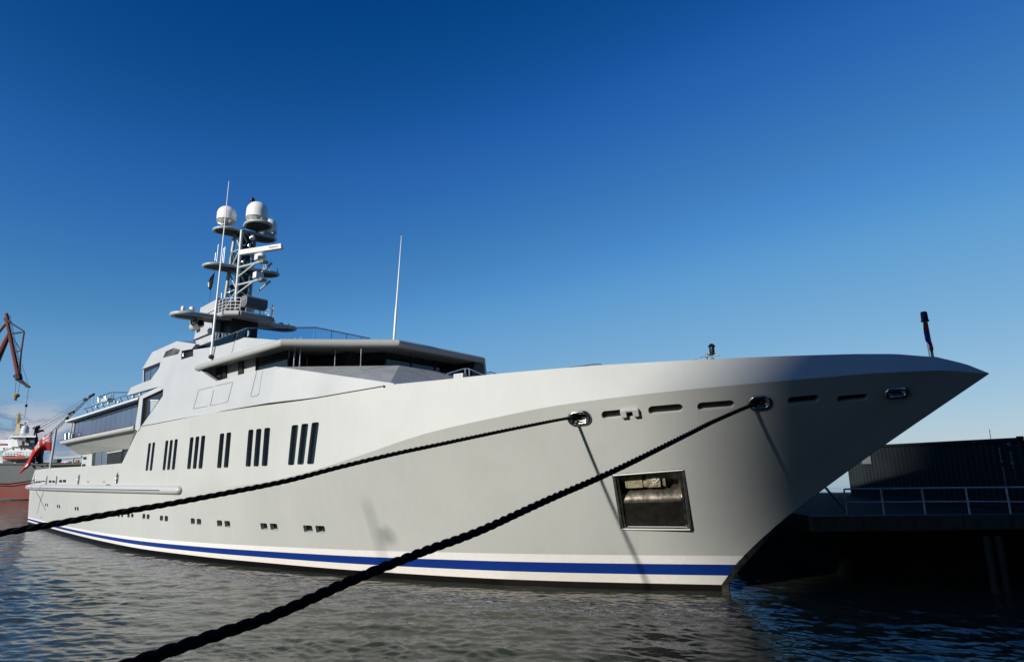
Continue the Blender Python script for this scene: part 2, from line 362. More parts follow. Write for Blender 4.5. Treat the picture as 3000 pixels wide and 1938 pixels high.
# ==================================================================== YACHT
yacht = thing('motor_yacht', 'huge pale grey motor yacht with blue waterline stripe, radar mast and pointed bow', 'yacht', (BX, BY, 0), -TH)
W = mono([-61.5, -55, -45, -35, -25, -20, -15, -10, -5, 0, 4, 7, 9.2], [5.75, 6.8, 7.8, 8.2, 8.2, 8.1, 7.7, 7.0, 5.9, 4.3, 2.7, 1.3, 0.03])
BW = mono([-61.5, -46.2, -38, -32, -24.9, -19.8, -15.4, -11.9, -8.5, -6.1, -3.2, -1.4, 0], [5.5, 7.13, 7.8, 8.05, 7.6, 6.85, 6.05, 5.17, 4.15, 3.2, 1.82, 0.9, 0.17])
ZK = mono([-61.5, -27, -20, -16.3, -12.9, -9.35, -6.3, -3.6, 0, 2.65, 4.65, 6.55, 7.9, 9.2], [3.4, 3.72, 4.05, 4.55, 5.27, 6.12, 6.63, 7.01, 7.31, 7.47, 7.58, 7.67, 7.68, 7.53])
ZT = lin([-61.5, -51, -41, -35.33, -33.54, -33.07, -25.2, -16.3, -11.9, -9, -6.3, -2.6, 1.3, 3.6, 5.6, 6.8, 7.9, 8.65, 9.2],
         [4.79, 4.97, 5.06, 5.19, 7.2, 7.45, 7.76, 8.02, 8.35, 8.38, 8.45, 8.5, 8.49, 8.46, 8.42, 8.36, 8.2, 7.9, 7.56])
IN = mono([-19, -15, -12, -8, 10], [0, 0.36, 0.55, 0.6, 0.6])
def inset(s): return 0 if s < -19 else min(IN(s), 0.62 * W(s))
def WT(s): return W(s) - inset(s)
ss = []
x = -61.5
while x < 9.2: ss.append(x); x += (0.8 if x < -22 else 0.4 if x < 6.4 else 0.2)
ss = sorted(set([round(q, 3) for q in ss if all(abs(q - k) > 0.2 for k in (-35.33, -33.54, -33.07, -11.9, 9.2))] + [-35.33, -33.54, -33.07, -11.9, 9.2]))
NL, NU = 10, 5
def hull_cols():
    out = []
    for s1 in ss:
        s0 = s1 if s1 < -18 else -18 + (s1 + 18) * 18 / 27.2
        s2 = s1 if s1 > -55 else -55 + (s1 + 55) * (4.6 / 6.5)
        c0 = Vector((s0, BW(s0), 0.25)); c1 = Vector((s1, W(s1), ZK(s1))); c2 = Vector((s2, WT(s2), ZT(s2)))
        colm = [Vector((s0, BW(s0) * 0.8, -1.6)), Vector((s0, BW(s0) * 0.97, -0.5))]
        fl = 0.0 if s1 < -20 else 0.045 * min(1, (s1 + 20) / 12)
        for k in range(NL):
            q = k / NL; p = c0.lerp(c1, q); bul = math.sin(math.pi * q)
            p.y = max(0.03, p.y - fl * bul * (c1.y - c0.y)); p.x -= (0.66 * math.sin(math.pi * q ** 0.75) * ((s1 + 6) / 15.2) ** 2 if s1 > -6 else 0); colm.append(p)
        for k in range(NU + 1): colm.append(c1.lerp(c2, k / NU))
        out.append(colm)
    return out
cols = hull_cols(); nc = len(cols); nr = len(cols[0])
mb = MB(); mb.v = [V(p) for c in cols for p in c] + [V((p.x, -p.y, p.z)) for c in cols for p in c]
K = nc * nr
for i in range(nc - 1):
    for j in range(nr - 1):
        a, b, c, d = i*nr + j, (i+1)*nr + j, (i+1)*nr + j + 1, i*nr + j + 1
        mb.f.append((a, b, c, d)); mb.f.append((a + K, d + K, c + K, b + K))
    mb.f.append((i*nr + nr - 1, (i+1)*nr + nr - 1, (i+1)*nr + nr - 1 + K, i*nr + nr - 1 + K))
    mb.f.append((i*nr, i*nr + K, (i+1)*nr + K, (i+1)*nr))
for j in range(nr - 1):
    mb.f.append((j, j + 1, j + 1 + K, j + K)); q = (nc - 1) * nr
    mb.f.append((q + j, q + j + K, q + j + 1 + K, q + j + 1))
hull = mb.build('hull', 'hull', yacht)
bvh = BVHTree.FromPolygons(mb.v, [f for f in mb.f])
def hit(x, y):
    d = sray(x, y); o = V(O); dd = V(d).normalized()
    loc, nrm, idx, dist = bvh.ray_cast(o, dd)
    if loc is None: raise RuntimeError('no hull at %s %s' % (x, y))
    if nrm.dot(dd) > 0: nrm = -nrm
    return loc, nrm
def frame(n):
    b = (Vector((0, 0, 1)) - n * n.z).normalized(); a = b.cross(n).normalized(); return a, b     # a: forward along the hull when n points to starboard
def rrect(w_, h_, r, k=4):
    pts = []
    for cx, cy, a0 in ((w_/2 - r, h_/2 - r, 0), (-w_/2 + r, h_/2 - r, 90), (-w_/2 + r, -h_/2 + r, 180), (w_/2 - r, -h_/2 + r, 270)):
        for i in range(k + 1):
            an = R(a0 + 90 * i / k); pts.append((cx + r * math.cos(an), cy + r * math.sin(an)))
    return pts
cut = MB(); later = []
def cutshape(c, n, a, b, pts, depth):
    base = [c + a * p + b * q for p, q in pts]
    cut.loft([v + n * 0.25 for v in base], [v - n * depth for v in base])
def window_px(xl, xr, xbl, xbr, yt, yb, name='window', rr=0.07, depth=0.16, pane='glass', rec=0.11):
    """upright rounded window given by its four edges as sighted"""
    T, Tn = hit((xl + xr) / 2, yt); B_, Bn = hit((xbl + xbr) / 2, yb); C_, n = hit((xl + xr + xbl + xbr) / 4, (yt + yb) / 2)
    ym = (yt + yb) / 2; xm = (xl + xr + xbl + xbr) / 4; hw = ((xr - xl) + (xbr - xbl)) / 4
    l, _ = hit(xm - hw, ym); r_, _ = hit(xm + hw, ym)
    a, b = frame(n); wd = (r_ - l).length; ht = abs((T - B_).dot(b))
    c = C_ + n * 0.0
    cutshape(c, n, a, b, rrect(wd, ht, min(rr, wd * 0.45, ht * 0.45)), depth)
    later.append((name, c, n, a, b, wd - 0.004, ht - 0.004, min(rr, wd * 0.45, ht * 0.45), rec, pane))
z7 = lambda x, y: (400 + x / 3.85, 1200 + y / 3.85)
LONG = [(133,160,103,133,372,686),(178,208,150,178,364,685),(325,357,295,327,343,680),(375,409,346,378,337,676),(427,463,400,434,328,674),
        (600,641,573,613,306,667),(664,706,636,678,298,664),(727,771,702,747,288,662),(935,985,912,962,263,655),(1010,1063,988,1040,252,650),
        (1258,1317,1233,1290,220,638),(1346,1408,1322,1381,211,636),(1438,1503,1413,1480,200,632),(1745,1818,1712,1786,168,620),(1853,1929,1820,1896,153,613),(1966,2048,1932,2012,138,608)]
for a_, b_, c_, d_, t_, u_ in LONG:
    window_px(z7(a_, 0)[0], z7(b_, 0)[0], z7(c_, 0)[0], z7(d_, 0)[0], z7(0, t_)[1], z7(0, u_)[1], 'window', 0.09, 0.2, rec=0.14)
LOW = [(67,98,1170,1228),(115,147,1175,1232),(263,299,1190,1250),(317,355,1193,1257),(612,658,1220,1288),(680,729,1226,1295),(908,966,1243,1315),(994,1056,1250,1322),(1400,1476,1276,1353),(1508,1590,1280,1358),(1885,1985,1301,1382),(2022,2126,1305,1389)]
for a_, b_, t_, u_ in LOW:
    x0, y0 = z7(a_, t_); x1, y1 = z7(b_, u_); window_px(x0, x1, x0, x1, y0, y1, 'porthole', 0.07, 0.3, rec=0.2)
for x0, x1, y0, y1 in ((345,351,1501,1514),(355,361,1501,1514),(373,380,1502,1515),(384,391,1503,1515)): window_px(x0, x1, x0, x1, y0, y1, 'porthole', 0.07, 0.2, rec=0.12)
zs = lambda x, y: (60 + x / 6.696, 1350 + y / 6.696)
for a_, b_, t_, u_ in [(485,503,828,890),(519,538,830,892),(717,740,853,922),(753,777,855,927),(1063,1092,893,970),(1108,1140,895,975),(308,333,388,428),(352,392,388,428),(555,608,375,425),(622,675,375,425),(757,815,366,420),(830,893,363,418)]:
    x0, y0 = zs(a_, t_); x1, y1 = zs(b_, u_); window_px(x0, x1, x0, x1, y0, y1, 'porthole', 0.07, 0.2, rec=0.12)
# mooring slots in the bow
SLOTS = []
for (x0, y0), (x1, y1), hh in (((1766,1216),(1858,1207),24),((1903,1202),(1997,1194),25),((2047,1191),(2148,1183),24),((2312,1174),(2397,1166),22),((2456,1169),(2540,1162),19)):
    A, n1 = hit(x0, y0); B_, n2 = hit(x1, y1); n = (n1 + n2).normalized(); a = (B_ - A).normalized(); n = (n - a * n.dot(a)).normalized(); b = n.cross(a); b = b if b.z > 0 else -b
    up_, _ = hit((x0 + x1) / 2, (y0 + y1) / 2 - hh / 2); dn_, _ = hit((x0 + x1) / 2, (y0 + y1) / 2 + hh / 2)
    h_ = (up_ - dn_).length; ln = (B_ - A).length
    cutshape((A + B_) / 2, n, a, b, rrect(ln + h_ * 0.3, h_, h_ * 0.49, 6), 0.30); SLOTS.append(((A + B_) / 2, n, a, b, ln, h_))
# fairleads: chromed oval mouths
FAIR = []
for cx, cy, wpx, hpx in ((1697,1224,66,38),(2226,1179,66,38),(2626,1150,66,26)):
    c, n = hit(cx, cy); A, _ = hit(cx - wpx / 2 + 6, cy + 4 if cx < 2500 else cy); B_, _ = hit(cx + wpx / 2 - 6, cy - 3)
    a = (B_ - A).normalized(); a = (a - n * a.dot(n)).normalized(); b = n.cross(a); b = b if b.z > 0 else -b
    up_, _ = hit(cx, cy - hpx / 2); dn_, _ = hit(cx, cy + hpx / 2); h_ = (up_ - dn_).length; w_ = (B_ - A).length * wpx / (wpx - 12)
    cutshape(c, n, a, b, rrect(w_ * 0.86, h_ * 0.82, h_ * 0.4, 6), 0.45); FAIR.append((c, n, a, b, w_, h_))
# vertical eyes along the aft bulwark
EYES = []
for cx, cy in ((101,1404),(137,1406),(166,1405),(231,1404),(344,1400)):
    c, n = hit(cx, cy); a, b = frame(n); cutshape(c, n, a, b, rrect(0.28, 0.62, 0.13, 5), 0.3); EYES.append((c, n, a, b))
# anchor pocket
AC = [hit(*p)[0] for p in ((1797,1391),(2001,1375),(2021,1545),(1822,1548))]
an = (AC[1] - AC[0]).cross(AC[3] - AC[0]).normalized(); an = an if an.dot(hit(1900, 1460)[1]) > 0 else -an
ac = sum(AC, Vector()) / 4
AC = [p - an * (p - ac).dot(an) for p in AC]
cut.loft([v + an * 0.5 for v in AC], [v - an * 1.0 for v in AC])
# boolean: cut every opening through the plating
co = cut.build('cutter', 'hull', yacht)
bpy.context.view_layer.update()
md = hull.modifiers.new('cut', 'BOOLEAN'); md.operation = 'DIFFERENCE'; md.object = co; md.solver = 'EXACT'
bpy.context.view_layer.update()
dg = bpy.context.evaluated_depsgraph_get(); me2 = bpy.data.meshes.new_from_object(hull.evaluated_get(dg))
hull.modifiers.clear(); hull.data = me2; me2.name = 'hull'; bpy.data.objects.remove(co)
me2.shade_smooth(); me2.set_sharp_from_angle(angle=R(14))
sb_ = [(0.0, 0.17, -0.5), (0.30, 0.03, -0.5), (0.30, -0.03, -0.5), (0.0, -0.17, -0.5)]; s2_ = lambda z: (z - 0.25) * 1.264 - 0.66 * math.sin(math.pi * ((z - 0.25) / 7.28) ** 0.75)
m_ = MB(); zs_ = [0.26, 0.6, 1.0, 1.5, 2.0, 2.5, 3.0]; vs = []
for z_ in [-0.5] + zs_:
    x_ = s2_(max(z_, 0.26)) - 0.02; g_ = 0.26 * (1 - max(0, z_ - 1.5) / 1.6); vs += [V((x_, 0.175, z_)), V((x_ + g_, 0.05, z_)), V((x_ + g_, -0.05, z_)), V((x_, -0.175, z_))]
m_.add(vs, [(4*i + j, 4*i + j + 1, 4*i + j + 5, 4*i + j + 4) for i in range(7) for j in range(3)] + [(28, 29, 30, 31)])
m_.build('stem_bar', 'steel', yacht, smooth=30)
def pane_obj(name, c, n, a, b, wd, ht, r, rec, pane, parent=yacht, th=0.03):
    pts = [c + a * p + b * q for p, q in rrect(wd, ht, r)]
    return MB().loft([p - n * rec for p in pts], [p - n * (rec + th) for p in pts]).build(name, pane, parent)
for it in later: pane_obj(*it)
def ring(c, n, a, b, w_, h_, rad, tubr, out):
    loop = [c + a * p + b * q + n * out for p, q in rrect(w_, h_, rad, 8)]
    m_ = MB(); k = len(loop); nn = 8; vs = []; fs = []
    for i in range(k):
        d = (loop[(i+1) % k] - loop[i-1]).normalized(); o_ = d.cross(n).normalized()
        for j in range(nn): vs.append(loop[i] + (o_ * math.cos(2*math.pi*j/nn) + n * math.sin(2*math.pi*j/nn)) * tubr)
    for i in range(k):
        for j in range(nn): fs.append((i*nn + j, ((i+1) % k)*nn + j, ((i+1) % k)*nn + (j+1) % nn, i*nn + (j+1) % nn))
    return m_.add(vs, fs)
for c, n, a, b, w_, h_ in FAIR:
    m_ = ring(c, n, a, b, w_ * 0.9, h_ * 0.86, h_ * 0.42, 0.075, 0.01)
    f_ = m_.build('fairlead', 'chrome', yacht, smooth=60)
    m2 = ring(c, n, a, b, w_ * 0.78, h_ * 0.62, h_ * 0.3, 0.05, -0.09); m2.build('fairlead_lip', 'chrome', f_, smooth=60)
    MB().tube([c - n * 0.3 - a * 0.3 - b * h_ * 0.22, c - n * 0.3 + a * 0.3 - b * h_ * 0.22], 0.08, 12).build('roller', 'chrome', f_, smooth=50)
for c, n, a, b in EYES:
    f_ = ring(c, n, a, b, 0.31, 0.65, 0.14, 0.028, 0.0).build('mooring_eye', 'chrome', yacht, smooth=60)
    MB().box(c + n * 0.04, (0.26, 0.16, 0.10), Matrix((a, n, b)).transposed()).build('bitt', 'white', f_, bevel=0.03)
for c, n, a, b, ln, h_ in SLOTS: pane_obj('slot_interior', c, n, a, b, ln + h_ * 0.3 - 0.01, h_ - 0.01, h_ * 0.48, 0.21, 'black', th=0.02)
# grey clamp in the first slot
c, n, a, b, ln, h_ = SLOTS[0]; rm = Matrix((a, n, b)).transposed()
m_ = MB(); cc = hit(1845, 1207)[0]
for q in (-0.22, 0.22): m_.box(cc + a * q - n * 0.02, (0.22, 0.34, h_ * 0.9), rm)
m_.box(cc - n * 0.02 + b * h_ * 0.32, (0.64, 0.3, h_ * 0.3), rm)
m_.build('cleat', 'tube', yacht, bevel=0.03)
# anchor pocket fittings
def ap(u, v, d=0.0):
    p = AC[0].lerp(AC[1], u).lerp(AC[3].lerp(AC[2], u), v); return p - an * d
def bar(p, q, wd_, th_, up=an):
    d = (q - p); l_ = d.length; d.normalize(); s_ = d.cross(up).normalized(); return ((p + q) / 2, (l_, wd_, th_), Matrix((d, s_, up)).transposed())
m_ = MB()
for p, q in (((0, 0), (1, 0)), ((1, 0), (1, 1)), ((1, 1), (0, 1)), ((0, 1), (0, 0))): m_.box(*bar(ap(*p, -0.01), ap(*q, -0.01), 0.11, 0.07))
af = m_.build('anchor_pocket_frame', 'brushed', yacht, bevel=0.02)
for v_ in (0.0, 1.0): MB().tube([V_ for V_ in (ap(0.0, v_, -0.05), ap(1.0, v_, -0.05))], 0.028, 8).build('frame_glint', 'glint', af, smooth=60)  # bright strips painting the glint on the frame's top and bottom edges
m_ = MB()   # inner linings, each set off from the plating
m_.loft([ap(0.03, 0.03, 0.05), ap(0.03, 0.97, 0.05), ap(0.03, 0.97, 0.9), ap(0.03, 0.03, 0.9)], [ap(0.06, 0.03, 0.05), ap(0.06, 0.97, 0.05), ap(0.06, 0.97, 0.9), ap(0.06, 0.03, 0.9)])
m_.loft([ap(0.94, 0.03, 0.05), ap(0.94, 0.97, 0.05), ap(0.90, 0.97, 0.9), ap(0.90, 0.03, 0.9)], [ap(0.97, 0.03, 0.05), ap(0.97, 0.97, 0.05), ap(0.97, 0.97, 0.9), ap(0.97, 0.03, 0.9)])
m_.loft([ap(0.06, 0.03, 0.92), ap(0.9, 0.03, 0.92), ap(0.9, 0.97, 0.92), ap(0.06, 0.97, 0.92)], [ap(0.06, 0.03, 0.96), ap(0.9, 0.03, 0.96), ap(0.9, 0.97, 0.96), ap(0.06, 0.97, 0.96)])
m_.build('pocket_lining', 'steel', yacht)
MB().loft([ap(0.065, 0.56, 0.14), ap(0.935, 0.56, 0.14), ap(0.935, 0.965, 0.10), ap(0.065, 0.965, 0.10)], [ap(0.065, 0.56, 0.2), ap(0.935, 0.56, 0.2), ap(0.935, 0.965, 0.2), ap(0.065, 0.965, 0.2)]).build('pocket_plate', 'darksteel', yacht)
lipp = []
for k in range(9):
    q = k / 8; lipp.append((0.56 - 0.20 * math.sin(q * 1.3), 0.13 + 0.78 * (1 - math.cos(q * math.pi / 2)) ))
m_ = MB(); vs = []; fs = []
for v_, d_ in lipp: vs += [ap(0.065, v_, d_), ap(0.9 + 0.035 * (1 - d_), v_, d_)]
for k in range(8): fs.append((2*k, 2*k + 1, 2*k + 3, 2*k + 2))
m_.add(vs, fs).build('pocket_lip', 'lip', yacht, smooth=60)
m_ = MB()
for u0, u1, v0, v1, d_ in ((0.17, 0.40, 0.09, 0.335, 0.30), (0.46, 0.66, 0.09, 0.335, 0.28)):
    m_.loft([ap(u0, v0, d_), ap(u1, v0, d_), ap(u1, v1, d_), ap(u0, v1, d_)], [ap(u0 + .02, v0 + .02, 0.7), ap(u1 - .02, v0 + .02, 0.7), ap(u1 - .02, v1 - .02, 0.7), ap(u0 + .02, v1 - .02, 0.7)])
m_.loft([ap(0.40, 0.22, 0.36), ap(0.46, 0.16, 0.36), ap(0.46, 0.335, 0.34), ap(0.38, 0.335, 0.34)], [ap(0.40, 0.22, 0.7), ap(0.46, 0.16, 0.7), ap(0.46, 0.335, 0.7), ap(0.38, 0.335, 0.7)])
anc = m_.build('anchor', 'anchor', yacht, bevel=0.025)
for u0, u1 in ((0.12, 0.165), (0.69, 0.73)):
    m_ = MB(); m_.loft([ap(u0, 0.10, 0.34), ap(u1, 0.10, 0.32), ap(u1, 0.34, 0.32), ap(u0, 0.32, 0.34)], [ap(u0, 0.10, 0.8), ap(u1, 0.10, 0.8), ap(u1, 0.34, 0.8), ap(u0, 0.32, 0.8)]); m_.build('fluke', 'anchor', anc, bevel=0.015)
m_ = MB()
for k in range(12):
    p = ap(0.55 + random.random() * 0.1, 0.18 + random.random() * 0.12, 0.27); r_ = 0.03 + random.random() * 0.035
    m_.lathe(p, [(0.001, 0.0), (r_, 0.003), (r_ * 0.7, 0.02), (0.001, 0.028)], 8, axis=an)
m_.build('mud_patch', 'mud', anc, smooth=60)

# rubbing strake: fat half-round tube with a steel strip along it
def off(p, n_): return p
rp_ = []
for px_ in (79, 130, 200, 300, 400, 480, 524):
    rp_.append(pt(px_, 1425 + (px_ - 79) * 0.020, lambda s: W(s) if s > -61.5 else 5.75))
zr = lin([-62, -50, -38, -27], [3.30, 3.45, 3.57, 3.66])
pts_ = []; rad_ = []
s_ = -61.9
while s_ < -27.2: pts_.append(V((s_, W(s_) + 0.03, zr(s_)))); rad_.append(0.19 if s_ < -61.7 else 0.235); s_ += 0.7
pts_ += [V((-27.25, 8.23, 3.66)), V((-27.05, 8.22, 3.66)), V((-26.92, 8.2, 3.66))]; rad_ += [0.235, 0.19, 0.08]
MB().tube(pts_, rad_, 20).build('rubbing_strake', 'hull', yacht, smooth=60)
MB().tube([V((q.x, -q.y + 0.225, q.z - 0.02)) for q in pts_[1:-5]], 0.035, 8).build('strake_strip', 'chrome', yacht, smooth=60)
MB().tube([V((-61.75, -5.6, 3.3)), V((-61.8, 5.6, 3.3))], 0.2, 12).build('stern_strake', 'hull', yacht, smooth=60)
# joint lines, hatches and draught marks laid on the plating
def line_on(name, pxs, wd_=0.02, m='darkgrey', hitf=hit, closed=False):
    P = [hitf(*p) for p in pxs]; mbx = MB(); k = len(P)
    for i in range(k if closed else k - 1):
        (p, n1), (q, n2) = P[i], P[(i + 1) % k]
        if (q - p).length < 1e-4: continue
        mbx.box(*bar(p, q, wd_, 0.008, (n1 + n2).normalized()))
    return mbx.build(name, m, yacht)
def seg(a_, b_, n_=8): return [(a_[0] + (b_[0] - a_[0]) * k / n_, a_[1] + (b_[1] - a_[1]) * k / n_) for k in range(n_ + 1)]
line_on('hatch_seam', [zs(290, 600), zs(345, 1080)], 0.02, 'tube'); line_on('hatch_seam', [zs(390, 1100), zs(740, 1162)], 0.04)
line_on('hatch_seam', [zs(920, 575), zs(912, 780), zs(895, 1000)], 0.02, 'tube')
line_on('hatch_seam', [zs(1306, 405), zs(1660, 405)], 0.05); line_on('hatch_seam', [zs(1675, 463), zs(1768, 463)], 0.06); line_on('hatch_seam', [zs(1330, 150), zs(1315, 395)], 0.015, 'tube'); line_on('hatch_seam', [zs(1820, 75), zs(1775, 460)], 0.015, 'tube')
for row, body in ((628, '9906'), (680, '98 0'), (728, '9642')):
    p, n = hit(*zs(245, row)); a, b = frame(n); tx_, fz_ = -a, n
    if (b.cross(fz_)).dot(tx_) < 0: tx_ = -tx_
    textmesh('stern_lettering', body, 0.36, Matrix.Translation(p + n * 0.015) @ Matrix((b.cross(n), b, n)).transposed().to_4x4(), 'white', yacht)

# ------------------------------------------------------------------ superstructure side plating
LEAN = 0.10
def SPt(z): return 8.2 - LEAN * (z - 7.4)
def psp(x, y, dt=0.0):    # sight onto the leaning side plane
    d = sray(x, y); # O.y + k d.y = 8.2 - LEAN (z-7.4) + dt
    k = (8.2 + dt - LEAN * (CAMZ - 7.4) - O.y) / (d.y + LEAN * d.z); return O + d * k
def plate(name, pxs, m='light', th=0.25, dt=0.0, both=True, parent=None):
    P = [q if isinstance(q, Vector) else psp(*q, dt) for q in pxs]; parent = parent or yacht
    o = MB().loft([V(p) for p in P], [V((p.x, p.y - th, p.z)) for p in P]).build(name, m, parent)
    if both: MB().loft([V((p.x, -p.y, p.z)) for p in P], [V((p.x, -p.y + th, p.z)) for p in P]).build(name, m, parent)
    return o
JB = [Vector((q, SPt(ZT(q)), ZT(q) - 0.01)) for q in (-32.9, -29, -25.2, -22, psp(808, 1073).x)]
plate('superstructure_side', [(411,1251),(415,1246.5),(477,1159),(478.5,1138.5),(470,1130),(372,1158),(384,1134),(421,1119),(441,1112),(467,1076),(470,1060),(416,1081),(446,1031),(518,999),(574,1007),
      (562,1021.5),(532,1027),(531,1053),(560,1044),(566,1043),(566,1024),(640,1013),(685,1000),(716,988),(780,993),(826,997),(826,1004),(577,1077),(634,1116),(690,1100),(747,1086),psp(808,1073)] + JB[::-1])
# forward part of the side: strip from the bridge bulwark down to the sheer
def strip(name, tops, bots, m, th=0.2, both=True):
    for sg in ((1, -1) if both else (1,)):
        mbx = MB(); A = tops; B_ = bots; n_ = len(A)
        f = lambda p, i=0: V((p[0], sg * (p[1] - i), p[2]))
        vs = [f(p) for p in A] + [f(p) for p in B_] + [f(p, th) for p in A] + [f(p, th) for p in B_]
        fs = []
        for i in range(n_ - 1):
            fs += [(i, i+1, n_+i+1, n_+i), (2*n_+i, 3*n_+i, 3*n_+i+1, 2*n_+i+1), (i, 2*n_+i, 2*n_+i+1, i+1), (n_+i, n_+i+1, 3*n_+i+1, 3*n_+i)]
        fs += [(0, n_, 3*n_, 2*n_), (n_-1, 3*n_-1, 4*n_-1, 2*n_-1)]
        mbx.add(vs, fs).build(name, m, yacht, smooth=20)
a0 = psp(808, 1073); b0 = psp(806, 1189)
tops = []; bots = []
JT = lambda s_: SPt(ZT(s_)) if s_ <= a0.x else WT(s_) + 0.01 + (SPt(ZT(a0.x)) - WT(a0.x) - 0.01) * max(0, 1 - (s_ - a0.x) / 3.0)
for k in range(13):
    q = k / 12; s_ = a0.x + (-11.6 - a0.x) * q
    zt_ = a0.z + (8.40 - a0.z) * q; zb_ = ZT(s_) - 0.02
    tb = JT(s_); bots.append((s_, tb, zb_)); tops.append((s_, tb - LEAN * (zt_ - zb_) , zt_))
strip('bridge_bulwark', tops, bots, 'light')
# joint line (drain slot) between hull and superstructure
P0 = [Vector((q, JT(q) + 0.015, ZT(q) - 0.02)) for q in (-12.2, -13, -14, -15, -16, -17, -18, -19, -20, -21, -23, -25.2, -29, -33)]
m_ = MB()
for p, q in zip(P0, P0[1:]): m_.tube([V(p), V(q)], 0.02, 6)
m_.build('joint_line', 'darkgrey', yacht)
p = V((-12.1, WT(-12.1) + 0.02, ZT(-12.1) - 0.04)); n = Vector((0, -1, 0)); MB().lathe(p, [(0.02, -0.05), (0.05, 0), (0.06, 0.03), (0.03, 0.06)], 12, axis=n).build('joint_cap', 'black', yacht, smooth=50)
# seams of the side hatches
def seam(pts2, closed=True, m='tube'):
    P = [psp(x, y, 0.012) for x, y in pts2]; m_ = MB(); k = len(P)
    for i in range(k if closed else k - 1): m_.tube([V(P[i]), V(P[(i + 1) % k])], 0.010, 5)
    m_.build('hatch_seam', 'seam' if not m else m, yacht)
zq = lambda x, y: (400 + x / 3.85, 850 + y / 3.85)
seam([zq(700, 1125), zq(865, 1085)], False, None); seam([zq(890, 1078), zq(1078, 1033), zq(1082, 1045), zq(1030, 1245), zq(1012, 1262), zq(832, 1300), zq(870, 1120)], False, None)
seam([zq(700, 1130), zq(640, 1335), zq(800, 1305)], False, None); seam([zq(1355, 910), zq(1287, 1190), zq(1300, 1200), zq(1365, 1183), zq(1380, 1160)], False, None); seam([zq(1420, 900), zq(1380, 1160)], False)
seam([zq(1108, 568), zq(1072, 710)], False, 'darkgrey')
# vent grille in the aft house
m_ = MB()
g = [psp(*zq(*p), 0.01) for p in ((300, 755), (330, 690), (420, 650), (490, 672), (455, 715))]
bot_ = lambda u: (300 + 165 * u, 757 - 42 * u)
top_ = lambda u: (332 + 158 * u, (690 - 40 * u / 0.55) if u < 0.55 else (650 + 22 * (u - 0.55) / 0.45))
for k in range(19):
    u = k / 18; m_.tube([V(psp(*zq(*bot_(u)), 0.012)), V(psp(*zq(*top_(u)), 0.012))], 0.011, 4)
for k in range(8):
    q = k / 7; P_ = [psp(*zq(bot_(u)[0] + (top_(u)[0] - bot_(u)[0]) * q, bot_(u)[1] + (top_(u)[1] - bot_(u)[1]) * q), 0.012) for u in (0, .28, .55, .78, 1)]
    m_.tube([V(p) for p in P_], 0.011, 4)
m_.build('vent_grille', 'darkgrey', yacht)
# house windows, notch lamp box
def quad_in(name, pxs, m, dt, parent=None, th=0.05):
    P = [psp(x, y, dt) for x, y in pxs]
    return MB().loft([V(p) for p in P], [V((p.x, p.y - th, p.z)) for p in P]).build(name, m, parent or yacht)
hw_ = quad_in('house_window', [(422,1082),(472,1058),(443,1113),(420,1122)], 'glassblue', -0.10)
MB().tube([V(psp(421.5, 1084, -0.06)), V(psp(420.5, 1120, -0.06))], 0.05, 6).build('mullion', 'light', hw_)
MB().tube([V(psp(441, 1074, -0.1)), V(psp(440, 1112, -0.1))], 0.04, 6).build('mullion', 'darkgrey', hw_)
quad_in('window_head', [(420,1080),(471,1058),(469,1067),(420,1090)], 'black', -0.05)
nb = quad_in('lamp_recess', [(530,1024),(566,1018),(566,1046),(530,1056)], 'black', -0.22)
m_ = MB()
for yy in (1030, 1035, 1039, 1044): m_.lathe(V(psp(539, yy, -0.18)), [(0.02, 0), (0.07, 0.03), (0.08, 0.08), (0.03, 0.12)], 10, axis=(0, -1, 0))
m_.build('lamp', 'chrome', nb, smooth=50)
# core of the house so nothing is hollow
def block(name, s0, s1, t, z0, z1, m): return MB().box(((s0 + s1) / 2, 0, (z0 + z1) / 2), (s1 - s0, 2 * t, z1 - z0)).build(name, m, yacht)
block('house_core', -33.2, -24.5, 6.6, 7.3, 11.3, 'darkgrey')
block('bridge_core', -24.5, -17.6, 4.6, 7.3, 10.8, 'black')
# ------------------------------------------------------------------ bridge roof with its fat rounded edge
zR = 11.25; C1 = psp(826, 1004); C1 = psp(826, 1004, 0.10); CA = psp(578, 1077, 0.10); F1 = ps(1169, 1005, -15.0); tf = 3.45; 
F1 = Vector((-15.0, tf, ps(1169, 1006, -15.0).z)); F2 = Vector((-15.0, -tf, F1.z))
edge = [CA, C1, F1, F2, Vector((C1.x, -C1.y, C1.z)), Vector((CA.x, -CA.y, CA.z))]
r0 = 0.205
def subd(a, b, n_=2): return [a.lerp(b, k / n_) for k in range(n_)]
m_ = MB().tube([V(CA) + Vector((-0.12, 0, -0.01)), V(CA), V(C1)], [0.08, r0 * 0.9, r0], 18); m_.tube([V(C1), V(F1)], r0, 18)
m_.tube([V(F1), V(F2)], r0, 18); m_.tube([V(F2), V(edge[4])], r0, 18); m_.tube([V(edge[4]), V(edge[5])], [r0, r0 * 0.9], 18)
for c_ in (C1, F1, F2, edge[4]): m_.lathe(V(c_), [(0.01, -r0)] + [(r0 * math.sin(math.pi * k / 10), -r0 * math.cos(math.pi * k / 10)) for k in range(1, 10)] + [(0.01, r0)], 18)
roof = m_.build('bridge_roof_edge', 'tube', yacht, smooth=45)
pl = [V(p) for p in (C1, F1, F2, edge[4])]
pl2 = [V((-28.0, -7.3, CA.z + 0.1)), V((-28.0, 7.3, CA.z + 0.1))]
m_ = MB(); m_.loft([p + Vector((0, 0, 0.16)) for p in pl], [p - Vector((0, 0, 0.10)) for p in pl])
m_.loft([p + Vector((0, 0, 0.16)) for p in (pl[0], pl[3], pl2[0], pl2[1])], [p - Vector((0, 0, 0.10)) for p in (pl[0], pl[3], pl2[0], pl2[1])])
